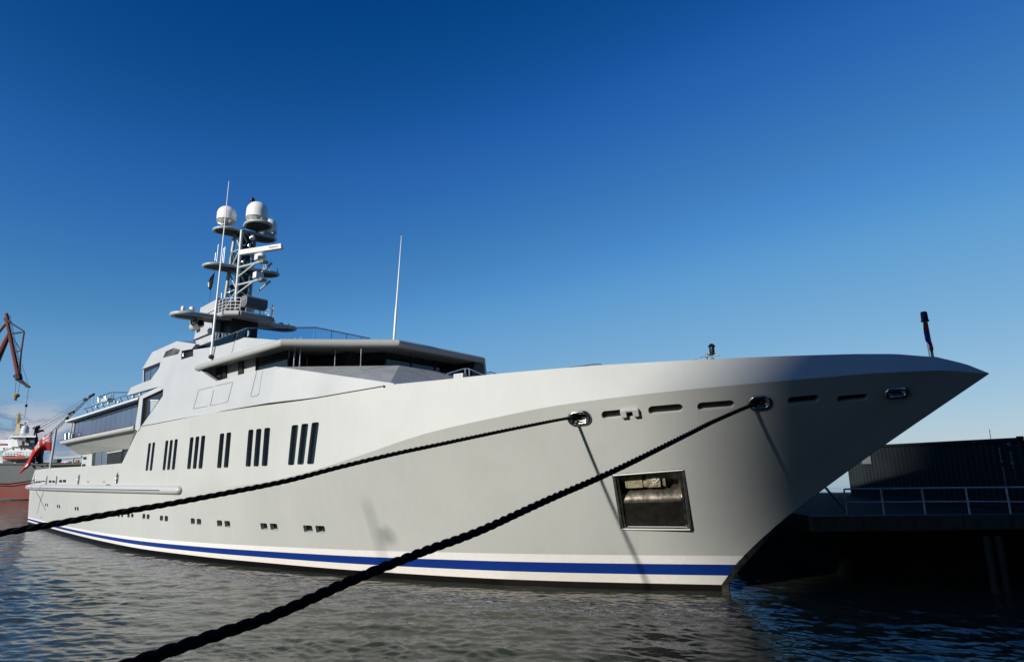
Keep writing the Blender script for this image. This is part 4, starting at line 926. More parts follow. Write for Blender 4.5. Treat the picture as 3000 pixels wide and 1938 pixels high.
# support legs from lower wing to house
# whip aerials
def whip(name, b, t_, t, r0_, r1_, ball=False):
    p = pt(*b, t); q = pt(*t_, t); o = MB().tube([V(p), V(p.lerp(q, 0.3)), V(p.lerp(q, 0.31)), V(q)], [r0_, r0_, r0_ * 0.72, r1_], 8).build(name, 'white', yacht, smooth=60)
    if ball: MB().lathe(V(p.lerp(q, 0.02)), [(0.05, -0.15), (0.12, -0.07), (0.14, 0), (0.12, 0.08), (0.05, 0.14)], 12).build('whip_base', 'black', o, smooth=50)
    return o
whip('whip_aerial', (617, 1056), (671, 531), 7.95, 0.07, 0.02, True)
whip('whip_aerial', (1154, 997), (1176, 690), 3.6, 0.06, 0.012)
for b_, t_, tt in (((630, 764), (632, 740), 2.3), ((635, 766), (641, 715), 2.1), ((651, 770), (655, 727), 1.6), ((655, 772), (661, 722), 1.5), ((770, 797), (772, 774), -2.0), ((776, 800), (777, 752), -2.2), ((789, 802), (791, 780), -2.5), ((795, 803), (795, 793), -2.7), ((648, 875), (649, 858), 1.2)):
    p = pt(*b_, tt); q = pt(*t_, tt); MB().tube([V(p), V(Vector((p.x, p.y, q.z)))], 0.02 if tt < 0 else 0.028, 6).build('rod_aerial', 'white', yacht)
MB().tube([V(ps(791, 780, SM)), V(ps(792, 760, SM))], 0.012, 5).build('rod_aerial', 'darkgrey', yacht)
MB().tube([V(ps(805, 808, SM)), V(ps(812, 799, SM)), V(ps(814, 792, SM)), V(ps(811, 786, SM))], 0.03, 5).build('wind_vane', 'black', yacht)
# ------------------------------------------------------------------ glass balustrade on the bridge roof
zrail = 12.75
bB = ps(925, 959, -20.6); 
def sheet(P, Q, name='glass_panel'): return MB().loft([V(P[0]), V(P[1]), V(Q[1]), V(Q[0])], [V(p) + Vector((0.015, 0.015, 0)) for p in (P[0], P[1], Q[1], Q[0])]).build(name, 'clear', yacht)
rA = psp(566, 1021, -0.4); rB = psp(723, 961, -0.4)
rC = pt(925, 959, 3.6); rD0 = Vector((rC.x, -3.6, rC.z)); 
zbt = 11.35
rD = Vector((rC.x, -pt(1083, 989, 0).y, 0)); rD = ps(1083, 989, rC.x); rD = Vector((rC.x, rD.y, rC.z))
low = [psp(640, 1014, -0.4), psp(716, 989, -0.4)]
MB().loft([V(rA.lerp(rB, 0.0)), V(rB), V(low[1]), V(low[0]), V(psp(566, 1044, -0.4))], [V(p) + Vector((0, 0.02, 0)) for p in (rA, rB, low[1], low[0], psp(566, 1044, -0.4))]).build('glass_panel', 'clear', yacht)
sheet((rB, rC), (Vector((rB.x, rB.y, zbt)), Vector((rC.x, rC.y, zbt)))); sheet((rC, rD), (Vector((rC.x, rC.y, zbt)), Vector((rD.x, rD.y, zbt))))
m_ = MB().tube([V(rA), V(rB), V(rC), V(rD)], 0.04, 8)
m_.build('balustrade_rail', 'steel', yacht, smooth=60)
for k in range(1, 4):
    p = rC.lerp(rD, k / 3.6); MB().tube([V(p), V((p.x, p.y, zbt))], 0.02, 5).build('glass_joint', 'mast', yacht)
MB().tube([V(psp(729, 968, -0.6)), V(psp(728, 986, -0.6))], 0.07, 8).build('stanchion', 'white', yacht, smooth=50)
for zxy in ((943, 800, 935, 1020), (1085, 815, 1068, 1035), (1225, 820, 1213, 1005)):
    a_ = pt(*zz(zxy[0], zxy[1]), 5.5); b_ = pt(*zz(zxy[2], zxy[3]), 5.5); a_.x = b_.x
    MB().tube([V(a_), V(b_)], [0.13, 0.07], 14).build('stanchion', 'chrome', yacht, smooth=60)
MB().tube([V(pt(*zz(943, 790), 5.5)), V(pt(*zz(1230, 825), 5.5))], 0.03, 6).build('deck_rail', 'steel', yacht)
MB().tube([V(pt(*zz(470, 955), 4.5)), V(pt(*zz(850, 795), 4.5))], 0.05, 6).build('deck_rail', 'steel', yacht)
MB().tube([V(pt(*zz(480, 965), 4.5)), V(pt(*zz(860, 815), 4.5))], 0.035, 6).build('deck_rail', 'steel', yacht)
# low deck house below mast
hb = [pt(*zz(p_[0], p_[1]), 2.6) for p_ in ((520, 975), (700, 980), (780, 1005), (860, 1005), (860, 1080), (520, 1080))]
MB().loft([V(p) for p in hb], [V((p.x, -p.y, p.z)) for p in hb]).build('deck_house', 'light', yacht)
plate('roof_panel', [(519,999.5),(566,1006),(573,1003),(568,998)], 'glassblue', 0.05, -0.6, False)

# ensign staff on the yacht's stern
es0 = V(pt(156.5, 1376, 0.0)); es1 = V(pt(154.5, 1257, 0.0)); es0.x = es1.x = (es0.x + es1.x) / 2
MB().tube([es0, es1], 0.13, 12).build('ensign_staff', 'mast', yacht, smooth=60)

# ==================================================================== flags
def flagmat(name, fn):
    m = bpy.data.materials.new(name); m.use_nodes = True; t = m.node_tree; b = t.nodes['Principled BSDF']; b.inputs['Roughness'].default_value = 0.8
    uv = N(t, 'ShaderNodeUVMap'); sp = N(t, 'ShaderNodeSeparateXYZ'); t.links.new(uv.outputs[0], sp.inputs[0]); fn(t, b, sp.outputs['X'], sp.outputs['Y']); return m
def mixc(t, f, a, b):
    m = N(t, 'ShaderNodeMixRGB'); t.links.new(f, m.inputs[0])
    for i, v in ((1, a), (2, b)):
        if isinstance(v, tuple): m.inputs[i].default_value = (*v, 1)
        else: t.links.new(v, m.inputs[i])
    return m.outputs[0]
def ensign(t, b, u, v):
    # canton: u<0.5, v>0.5 -> union cross and diagonals
    x = mth(t, 'MULTIPLY', u, 2.0); y = mth(t, 'SUBTRACT', mth(t, 'MULTIPLY', v, 2.0), 1.0)
    dx = mth(t, 'ABSOLUTE', mth(t, 'SUBTRACT', x, 0.5)); dy = mth(t, 'ABSOLUTE', mth(t, 'SUBTRACT', y, 0.5))
    dg1 = mth(t, 'ABSOLUTE', mth(t, 'SUBTRACT', dx, dy)); 
    lt = lambda a, c: mth(t, 'LESS_THAN', a, c)
    blue, white, red = (0.012, 0.02, 0.09), (0.6, 0.58, 0.55), (0.42, 0.012, 0.008)
    c = mixc(t, lt(dg1, 0.10), blue, white); c = mixc(t, lt(dg1, 0.035), c, red)
    mn = mth(t, 'MINIMUM', mth(t, 'MULTIPLY', dx, 1.0), dy); c = mixc(t, lt(mn, 0.16), c, white); c = mixc(t, lt(mn, 0.09), c, red)
    cant = mth(t, 'MULTIPLY', lt(u, 0.42), mth(t, 'GREATER_THAN', v, 0.52)); c2 = mixc(t, cant, red, c)
    du = mth(t, 'ABSOLUTE', mth(t, 'SUBTRACT', u, 0.76)); dv = mth(t, 'ABSOLUTE', mth(t, 'SUBTRACT', v, 0.55)); c2 = mixc(t, mth(t, 'MULTIPLY', lt(du, 0.05), lt(dv, 0.16)), c2, white)
    t.links.new(c2, b.inputs['Base Color'])
d0 = (world(es0.x, 0, 0)).y
top = [(151,1267),(140,1270),(130,1277),(119,1286),(110,1296),(102,1307),(95,1319),(89,1332),(83,1346),(76,1356),(68,1366),(62,1375),(56,1385)]
bot = [(152,1321),(142,1318),(130,1319),(121,1323),(113,1329),(105,1336),(99,1345),(93,1354),(88,1363),(82,1370),(76,1373),(68,1379),(59,1387)]
rows = []
NR = 12
for i in range(NR + 1):
    q = i / NR; r_ = []
    for k, (a_, b_) in enumerate(zip(top, bot)):
        x_ = a_[0] + (b_[0] - a_[0]) * q; y_ = a_[1] + (b_[1] - a_[1]) * q
        r_.append(atY(x_, y_, d0 + 0.28 * math.sin(k * 0.9 + q * 2.2) * min(1, k / 3) - 0.35 * math.sin(q * math.pi) * min(1, k / 4)))
    rows.append(r_)
o = gridmesh('ensign_flag', rows, flagmat('red_ensign_cloth', ensign), thick=0.01); tag(o, 'red flag with blue and white corner drooping from the yacht stern staff', 'flag')
def sig(t, b, u, v):
    lt = lambda a, c: mth(t, 'LESS_THAN', a, c)
    c = mixc(t, mth(t, 'MULTIPLY', lt(mth(t, 'ABSOLUTE', mth(t, 'SUBTRACT', u, 0.55)), 0.22), lt(mth(t, 'ABSOLUTE', mth(t, 'SUBTRACT', v, 0.5)), 0.33)), (0.01, 0.012, 0.05), (0.55, 0.27, 0.03))
    c = mixc(t, mth(t, 'MULTIPLY', lt(u, 0.25), lt(mth(t, 'ABSOLUTE', mth(t, 'SUBTRACT', v, 0.42)), 0.12)), c, (0.75, 0.72, 0.65)); t.links.new(c, b.inputs['Base Color'])
rows = []
for i in range(9):
    q = i / 8; l_ = [(628,798),(622,806),(616,813),(612,822),(609,828),(610,838),(611,842),(613,847),(616,849)][i]; r2 = [(629,798),(628,803),(627,811),(626,818),(625,826),(623,833),(621,840),(619,846),(617,849)][i]
    rows.append([world(*ps(l_[0] + (r2[0] - l_[0]) * k / 5, l_[1] + (r2[1] - l_[1]) * k / 5, SM + 0.05 * math.sin(k * 2 + i))) for k in range(6)])
o = gridmesh('signal_flag', rows, flagmat('blue_yellow_cloth', sig), thick=0.01); tag(o, 'small dark blue and yellow flag hanging below the middle mast platform', 'flag')
o = MB().tube([world(*ps(629, 784, SM)), world(*ps(628.5, 799, SM))], 0.015, 5).build('halyard', 'darkgrey'); 
o2 = MB().tube([world(*ps(617, 849, SM)), world(*ps(614, 884, SM))], 0.015, 5); o2.tube([world(*ps(629, 784, SM)), world(*ps(628.5, 799, SM))], 0.015, 5)
bpy.data.objects.remove(o); o = o2.build('halyard', 'darkgrey'); tag(o, 'thin dark line above and below the small blue and yellow flag', 'rope')
def jack(t, b, u, v):
    n = N(t, 'ShaderNodeTexNoise'); n.inputs['Scale'].default_value = 3.2; uvn = N(t, 'ShaderNodeUVMap'); t.links.new(uvn.outputs[0], n.inputs['Vector'])
    yy = mth(t, 'ADD', v, mth(t, 'MULTIPLY', n.outputs['Fac'], 0.25))
    c = mixc(t, mth(t, 'GREATER_THAN', yy, 0.50), (0.75, 0.03, 0.03), (0.04, 0.06, 0.35))
    c = mixc(t, mth(t, 'MULTIPLY', mth(t, 'GREATER_THAN', yy, 0.80), mth(t, 'LESS_THAN', yy, 0.97)), c, (0.75, 0.03, 0.03))
    c = mixc(t, mth(t, 'MULTIPLY', mth(t, 'LESS_THAN', yy, 0.36), mth(t, 'LESS_THAN', u, 0.22)), c, (0.6, 0.6, 0.6)); t.links.new(c, b.inputs['Base Color'])
rows = []
Lj = [(2706,917),(2705,930),(2704.5,945),(2705,960),(2706.5,975),(2709,988),(2712,999),(2718,1003),(2722,1010),(2722,1018),(2724,1026),(2728,1032)]
Rj = [(2708,916),(2711,930),(2715,945),(2718,960),(2722,975),(2725,988),(2728,999),(2730,1005),(2732,1012),(2734,1018),(2735,1024),(2731,1032)]
for i, (l_, r2) in enumerate(zip(Lj, Rj)): rows.append([world(*pt(l_[0] + (r2[0] - l_[0]) * k / 6, l_[1] + (r2[1] - l_[1]) * k / 6, 0.10 + 0.06 * math.sin(k * 1.7 + i * 0.8))) for k in range(7)])
o = gridmesh('jack_flag', rows, flagmat('jack_cloth', jack), thick=0.008); tag(o, 'small furled red and blue flag on the short staff at the bow tip', 'flag')

# ==================================================================== mooring ropes
def rope(name, label, pts, r, pitch=0.6, strands=3):
    # smooth resampling
    P = []
    n_ = len(pts)
    for i in range(n_ - 1):
        p0, p1, p2, p3 = pts[max(i-1, 0)], pts[i], pts[i+1], pts[min(i+2, n_-1)]
        m = max(4, int((p2 - p1).length / 0.06))
        for k in range(m):
            q = k / m; P.append(0.5 * ((2*p1) + (-p0 + p2)*q + (2*p0 - 5*p1 + 4*p2 - p3)*q*q + (-p0 + 3*p1 - 3*p2 + p3)*q**3))
    P.append(pts[-1]); m_ = MB(); acc = [0]
    for a_, b_ in zip(P, P[1:]): acc.append(acc[-1] + (b_ - a_).length)
    for s_ in range(strands):
        Q = []
        for i, p in enumerate(P):
            d = (P[min(i+1, len(P)-1)] - P[max(i-1, 0)]).normalized(); a = d.cross(Vector((0, 0, 1))).normalized(); b = a.cross(d)
            an_ = 2 * math.pi * (acc[i] / pitch + s_ / strands); jr = 1 + 0.05 * math.sin(acc[i] * 31 + s_)
            Q.append(p + (a * math.cos(an_) + b * math.sin(an_)) * r * 0.5 * jr)
        m_.tube(Q, r * 0.56, 7)
    for q in range(900):      # loose fibres
        i = random.randrange(1, len(P) - 1); d = (P[i+1] - P[i-1]).normalized(); v = Vector((random.gauss(0, 1), random.gauss(0, 1), random.gauss(0, 1))); v = (v - d * v.dot(d)).normalized()
        c = P[i] + v * r * 0.95; tip = c + v * random.uniform(0.006, 0.03) + d * random.uniform(-0.02, 0.02); m_.add([c + d * 0.002, c - d * 0.002, tip], [(0, 1, 2)])
    o = m_.build(name, 'rope', None, smooth=60); return tag(o, label, 'rope')
RP1 = [(1672,1223),(1500,1256),(1300,1298),(1150,1330),(1000,1379 - 13),(850,1405),(700,1436),(500,1474),(400,1491),(260,1515.5),(130,1539),(0,1561)]
f1, f2 = FAIR[0][0], FAIR[1][0]
fw1 = world(*(f1.x, -f1.y, f1.z)); fw2 = world(*(f2.x, -f2.y, f2.z))
D1, D1e = fw1.y, 10.2
def rope_pts(px, xs, De, Ds):
    out = []
    for x_, y_ in px:
        q = (x_ - px[0][0]) / (px[-1][0] - px[0][0]); Y = 1 / ((1 - q) / Ds + q / De); out.append(atY(x_, y_, Y))
    return out
R1 = rope_pts(RP1, None, D1e, D1 - 0.2)
inw1 = fw1 + Vector((0.25, 0.45, 0.0)); end = R1[-1] + (R1[-1] - R1[-2]) * 3.2
rope('mooring_rope', 'black twisted mooring rope from the left chrome fairlead to the left edge, upper one', [inw1] + R1 + [end], 0.058)
RP2 = [(2200,1187),(2090,1234),(2006,1276),(1801,1377),(1600,1465),(1411,1551),(1252,1610),(1105,1667),(1000,1712),(797,1802),(587,1873),(398,1940)]
R2_ = rope_pts(RP2, None, 6.2, fw2.y - 0.15)
rope('mooring_rope', 'thicker black mooring rope running from the darker bow fairlead down to the bottom edge', [fw2 + Vector((0.25, 0.4, 0.0))] + R2_ + [R2_[-1] + (R2_[-1] - R2_[-2]) * 1.6], 0.066)
for (x_, y_), (x2, y2), lb_ in (((101, 1406), (-60, 1412), 'thin black stern rope running left from the aftmost mooring eye'), ((137, 1407), (-60, 1421), 'thin black stern rope running left from the second mooring eye')):
    a_ = hit(x_, y_)[0]; a_ = world(a_.x, -a_.y, a_.z) ; b_ = atY(x2, y2, 50.0); o = MB().tube([a_, a_.lerp(b_, 0.5) + Vector((0, 0, -0.25)), b_, b_ + (b_ - a_) * 0.6], 0.045, 6).build('stern_rope', 'rope'); tag(o, lb_, 'rope')

# ==================================================================== quay on the right
QZ = 2.75; QY = 24.3
def sblock(name, c, d, m, label, cat): o = MB().box(c, d).build(name, m, bevel=0.02); return tag(o, label, cat)
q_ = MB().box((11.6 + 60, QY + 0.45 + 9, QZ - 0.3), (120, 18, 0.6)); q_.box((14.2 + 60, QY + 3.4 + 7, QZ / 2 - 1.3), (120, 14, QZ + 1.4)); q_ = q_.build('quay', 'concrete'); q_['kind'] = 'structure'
qw = thing('quay_wall', 'dark stone block edge of the quay under the railing', 'wall', (11.6, QY, QZ - 1.2))
x_ = 11.5; k = 0
while x_ < 34:
    wd_ = 1.5 + 0.5 * random.random(); hh = 0.56 + 0.03 * random.random()
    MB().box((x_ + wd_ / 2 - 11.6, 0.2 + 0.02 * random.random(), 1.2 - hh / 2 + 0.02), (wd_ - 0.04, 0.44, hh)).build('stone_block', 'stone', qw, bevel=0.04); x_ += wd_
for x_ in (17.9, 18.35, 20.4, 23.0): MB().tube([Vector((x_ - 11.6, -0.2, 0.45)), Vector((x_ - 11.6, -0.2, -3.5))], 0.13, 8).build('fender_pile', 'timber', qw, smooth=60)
rl = thing('quay_railing', 'dull galvanised two bar railing along the quay edge', 'railing', (13.6, QY + 0.1, QZ))
posts = [13.35, 17.1, 19.3, 21.9, 24.4]
px_posts = [2481, 2590, 2711, 2841, 2961, 3085]
zt0 = QZ
for px_ in px_posts:
    p = atY(px_, 1500, QY + 0.1); X = p.x - 13.6
    MB().tube([Vector((X, 0, 0)), Vector((X, 0, 1.02))], 0.033, 8).build('post', 'galv', rl, smooth=60)
x0_ = atY(2481, 1450, QY).x - 13.6; x1_ = atY(3100, 1450, QY).x - 13.6
MB().tube([Vector((x0_, 0, 1.02)), Vector((x1_, 0, 1.02))], 0.033, 8).build('top_rail', 'galv', rl, smooth=60)
MB().tube([Vector((x0_, 0, 0.52)), Vector((x1_ * 0.6, 0, 0.5)), Vector((x1_, 0, 0.44))], 0.028, 8).build('mid_rail', 'galv', rl, smooth=60)
MB().tube([Vector((x0_, 0, 0.1)), Vector((x0_ - 0.25, 2.2, 1.8))], 0.05, 8).build('brace', 'darkgrey', rl, smooth=60)
# container, long side facing the yacht
cx = atY(2997, 1283, 25.6); far = atY(2482, 1311, 38.5)
CT = thing('shipping_container', 'dark corrugated shipping container behind the quay railing', 'container', (cx.x, 25.6, QZ + 0.02), math.atan2(far.y - 25.6, far.x - cx.x) )
ln_ = (Vector((far.x, far.y)) - Vector((cx.x, 25.6))).length; hc = cx.z - QZ
m_ = MB(); vs = []; n_ = 0; xq = 0.15; prof = []
while xq < ln_ - 0.3:
    prof += [(xq, 0), (xq + 0.10, 0), (xq + 0.17, -0.05), (xq + 0.27, -0.05), (xq + 0.34, 0)]; xq += 0.34
vs = [(a_, b_ + 0.06, 0.16) for a_, b_ in prof] + [(a_, b_ + 0.06, hc - 0.02) for a_, b_ in prof]; n_ = len(prof)
contmat = mat('container_blue_grey', (0.014, 0.020, 0.022), 0.8, spec=0.2, var=0.25, vscale=0.7, bump=0.1)
M['cont'] = contmat
m_.add(vs, [(i, i+1, n_+i+1, n_+i) for i in range(n_ - 1)]); m_.box((ln_ / 2, -1.2, hc / 2), (ln_ - 0.2, 2.2, hc - 0.15)); m_.build('body', 'cont', CT)
m_ = MB()
for z_ in (0.08, hc - 0.05): m_.box((ln_ / 2, 0.05, z_), (ln_, 0.12, 0.14))
for x_ in (0.07, ln_ - 0.07): m_.box((x_, 0.05, hc / 2), (0.16, 0.16, hc - 0.3))
m_.build('frame', 'cont', CT, bevel=0.01)
m_ = MB()
for x_ in (0.07, ln_ - 0.07):
    for z_ in (0.06, hc + 0.0): m_.box((x_, 0.06, z_), (0.2, 0.18, 0.14))
m_.build('corner_casting', 'cont', CT, bevel=0.015)
flip = Matrix.Rotation(R(90), 4, 'X')
def ctext(body, size, x_, z_, m='white'):
    # vertical column of characters on the side
    for i, ch in enumerate(body):
        if ch == ' ': continue
        textmesh('lettering', ch, size, Matrix.Translation((x_, 0.12, z_ - i * size * 0.95)) @ Matrix.Rotation(R(180), 4, 'Z') @ Matrix.Rotation(R(90), 4, 'X'), m, CT, 0.003)
M['dullwhite'] = mat('worn_lettering', (0.45, 0.46, 0.45), 0.7)
ctext('ELFU 222519 2', 0.17, 1.15, hc - 0.45, 'dullwhite'); ctext('O 22G1', 0.20, 0.62, hc - 0.25, 'dullwhite'); ctext('45', 0.2, 0.6, hc - 1.4, 'orange')
MB().box((ln_ - 2.0, 0.12, hc - 0.75), (0.9, 0.02, 0.6)).build('placard', 'seam', CT)
# far breakwater strip and sea behind
bk = MB().box((20, 46.2, 0.9), (60, 3.0, 2.4)).build('breakwater', 'stone'); bk['kind'] = 'structure'
o = MB().tube([atY(2903, 1290, 60), atY(2899, 1257, 60)], 0.03, 5).build('distant_aerial', 'darkgrey'); tag(o, 'thin aerial rising behind the dark container', 'aerial')

# ==================================================================== left background
BK = Vector((-0.85, 1.0, 0.0))       # hulls and houses over there lie along this line
# old grey and white ship
YS = 104.0
def S(x, y, d=0): return atY(x, y, YS + d)
gs = thing('supply_ship', 'old grey ship with red bottom and white bridge moored behind the yacht stern', 'ship', (0, YS, 0))
gs.location = (0, 0, 0)
hx = [(-260, 1356), (80, 1358), (140, 1361), (156, 1372), (175, 1385), (176, 1404), (172, 1411)]
P = [S(-260, 1355), S(78, 1357), S(135, 1361), S(158, 1372), S(165, 1412), S(-260, 1412)]
MB().loft(P, [p + BK * (14) for p in P]).build('hull', 'shiphull', gs)
P = [S(-260, 1412), S(164, 1412), S(140, 1460), S(-260, 1460)]
MB().loft(P, [p + BK * (14) for p in P]).build('hull_bottom', 'shipred', gs)
MB().tube([S(-260, 1357, -.1), S(78, 1358.5, -.1), S(138, 1362, -.1)], 0.16, 8).build('bulwark_rail', 'shiphull', gs)
def sb(name, x0, x1, y0, y1, d0, d1, m, parent=gs):
    P = [S(x0, y0, d0), S(x1, y0, d0), S(x1, y1, d0), S(x0, y1, d0)]; return MB().loft(P, [p + BK * (d1 - d0) for p in P]).build(name, m, parent)
sb('deck_house', -260, 95, 1346, 1357, 2, 12, 'shipwhite'); sb('deck_house', -260, 96, 1308, 1346, 3, 12, 'shipwhite'); sb('deck_house', -260, 38, 1287, 1309, 3.4, 12, 'shipwhite')
for x0, x1 in ((8, 38), (47, 73)): sb('opening', x0, x1, 1348, 1356.5, 1.94, 2.1, 'shipdark')
for x0 in (9, 18, 36, 60, 69): sb('window', x0, x0 + 3.6, 1311, 1316.5, 2.9, 3.1, 'shipdark')
sb('bridge', 33, 103, 1279, 1308, 2.5, 11, 'shipwhite'); 
P = [S(48, 1279, 0.2), S(61, 1279, 0.2), S(65, 1302, 1.0), S(53, 1305, 1.0)]; MB().loft(P, [p + BK * (4) for p in P]).build('bridge_wing', 'shipwhite', gs)
P = [S(61, 1280, 0.6), S(92, 1280, 0.6), S(84, 1303, 1.2), S(65, 1302, 1.2)]; MB().loft(P, [p + BK * (4) for p in P]).build('bridge_front', 'shipwhite', gs)
sb('bridge_roof', 31, 104, 1275, 1280, -0.3, 11, 'shipwhite')
for x0, x1, y0, y1 in ((51, 54.5, 1281, 1289), (57, 60, 1282, 1292), (63, 75, 1281, 1293), (79, 84, 1281, 1287), (86, 95, 1281, 1286), (88, 100, 1289, 1296)): sb('bridge_window', x0, x1, y0, y1, -0.1 if x0 < 76 else 0.4, 0.15 if x0 < 76 else 0.7, 'shipdark')
sb('deck_band', -20, 18, 1298, 1303, 3.2, 3.5, 'orange')
m_ = MB()
P = [S(42, 1272, 5), S(58, 1272, 5), S(58, 1240, 5.5), S(50, 1240, 5.5)]; m_.loft(P, [p + BK * (2) for p in P]); m_.build('mast_base', 'ochre', gs)
m_ = MB().tube([S(53, 1242, 6), S(55, 1212, 6)], [0.4, 0.15], 8); m_.tube([S(57, 1242, 6), S(57, 1208, 6)], [0.25, 0.08], 6)
for y_, x0, x1 in ((1214, 48, 66), (1222, 51, 61), (1230, 52, 62), (1244, 57, 74), (1250, 57, 75), (1233, 68, 85)): m_.tube([S(x0, y_, 6), S(x1, y_, 6)], 0.1, 5)
m_.tube([S(74, 1250, 6), S(74, 1233, 6)], 0.1, 5); m_.build('mast', 'ochre', gs)
m_ = MB()
for x0, x1, y_ in ((60, 86, 1233), (66, 100, 1249), (57, 72, 1238), (80, 96, 1258)): m_.tube([S(x0, y_, 4), S(x1, y_ + 1, 4)], 0.1, 5)
m_.build('radar', 'shipwhite', gs)
m_ = MB().lathe(S(74, 1258, 4), [(0.55, -0.8), (0.6, 0), (0.55, 0.5), (0.3, 0.75), (0.02, 0.8)], 14); m_.lathe(S(70, 1266, 4), [(0.5, -0.6), (0.5, 0.6)], 12); m_.build('dome', 'shipwhite', gs, smooth=40)
m_ = MB()
for x0 in (40, 47, 54, 62, 70, 78, 86, 94): m_.tube([S(x0, 1276, 1), S(x0, 1269, 1)], 0.05, 4)
m_.tube([S(38, 1269, 1), S(98, 1270, 1)], 0.05, 4); m_.tube([S(38, 1272, 1), S(98, 1272.5, 1)], 0.04, 4)
for y_ in (1324, 1329, 1334): m_.tube([S(-40, y_, 1.6), S(92, y_, 1.6)], 0.05, 4)
for x0 in range(-30, 92, 9): m_.tube([S(x0, 1346, 1.6), S(x0, 1323, 1.6)], 0.04, 4)
m_.build('ship_railing', 'shipwhite', gs)
m_ = MB(); P = [S(8, 1336, 0.5), S(45, 1336, 0.5), S(55, 1330, 0.5), S(74, 1334, 0.5), S(76, 1344, 0.5), S(10, 1345, 0.5)]; m_.loft(P, [p + BK * (1.6) for p in P]); m_.build('rescue_boat', 'orange', gs, bevel=0.15)
MB().tube([S(4, 1322, .4), S(38, 1309, .4)], 0.14, 6).build('davit', 'shipwhite', gs); sb('hatch', 0, 5, 1320, 1332, 0.2, 1, 'teal')
for x0, y0 in ((96, 1362), (99, 1366), (121, 1362)): MB().tube([S(x0, y0, -.1), S(x0 + 1, y0 + 4, -.1)], 0.12, 6).build('fairlead', 'black', gs)
# red lattice mast standing behind the ship's foredeck
YL = 112.0
def LQ(x, y, d=0): return atY(x, y, YL + d)
gt_ = thing('derrick', 'dark red derrick posts with diagonal braces behind the grey ship foredeck', 'derrick', (0, 0, 0))
m_ = MB()
for a_, b_, r_ in (((104, 1252), (100, 1280), .12), ((106, 1252), (108, 1290), .12), ((118, 1315), (119, 1357), .4), ((98, 1330), (96, 1357), .3), ((100, 1330), (118, 1344), .22), ((103, 1342), (118, 1349), .18), ((98, 1349), (118, 1350), .15), ((100, 1275), (100, 1330), 0.2), ((107, 1280), (108, 1325), 0.25)): m_.tube([LQ(*a_), LQ(*b_)], r_, 6); m_.tube([LQ(*a_, 2.2), LQ(*b_, 2.2)], r_, 6)
m_.build('post', 'rust', gt_)
m_ = MB()
for c_, w2, h2 in (((107, 1252), 9, 5), ((117, 1261), 11, 4)): m_.box(LQ(*c_), (w2 * YL / FPX, 1.2, h2 * YL / FPX))
m_.tube([LQ(98, 1254), LQ(116, 1247)], 0.18, 6); m_.tube([LQ(110, 1266), LQ(125, 1259)], 0.18, 6); m_.tube([LQ(107, 1254), LQ(118, 1262)], 0.15, 6); m_.build('head', 'rust', gt_)
# lattice jib crane
YJ = 150.0
def J(x, y, d=0): return atY(x, y, YJ + d)
jc = thing('lattice_crane', 'dark lattice jib crane leaning right above the yacht aft deck', 'crane', (0, 0, 0))
a_, b_ = (145, 1274), (268, 1158); nseg = 26
m_ = MB(); wpx = 5.5; dx_, dy_ = b_[0] - a_[0], b_[1] - a_[1]; l_ = math.hypot(dx_, dy_); nx, ny = -dy_ / l_, dx_ / l_
def jp(q, s_, d): wq = wpx * (1.0 if q < 0.8 else 1.0 - (q - 0.8) * 3); return J(a_[0] + dx_ * q + nx * wq * s_ * 0.5, a_[1] + dy_ * q + ny * wq * s_ * 0.5, d)
for s_ in (-1, 1):
    for d in (-0.4, 0.4): m_.tube([jp(0, s_, d), jp(0.8, s_, d), jp(1, s_, d)], 0.075, 5)
for k in range(nseg):
    q0, q1 = k / nseg, (k + 1) / nseg; s_ = 1 if k % 2 else -1
    for d in (-0.4, 0.4): m_.tube([jp(q0, s_, d), jp(q1, -s_, d)], 0.05, 4)
m_.build('jib', 'rust', jc)
m_ = MB(); m_.tube([J(262, 1162), J(277, 1153)], [0.35, 0.25], 6)
for c_ in ((214, 1206), (204, 1211), (249, 1169), (197, 1224), (148, 1270)): m_.lathe(J(*c_), [(0.1, -0.3), (0.38, -0.2), (0.38, 0.2), (0.1, 0.3)], 10, axis=(0, 1, 0))
m_.build('sheave', 'black', jc)
m_ = MB()
for p_, q_2 in (((115, 1246), (247, 1168)), ((120, 1250), (210, 1205)), ((125, 1258), (207, 1208)), ((118, 1254), (230, 1185)), ((258, 1164), (257.5, 1192)), ((264, 1161), (263.5, 1190)), ((275, 1155), (274.5, 1182))): m_.tube([J(*p_), J(*q_2)], 0.035, 4)
m_.build('cable', 'rust', jc)
MB().tube([J(145, 1274), J(128, 1300), J(120, 1345)], 0.35, 6).build('jib_foot', 'rust', jc)
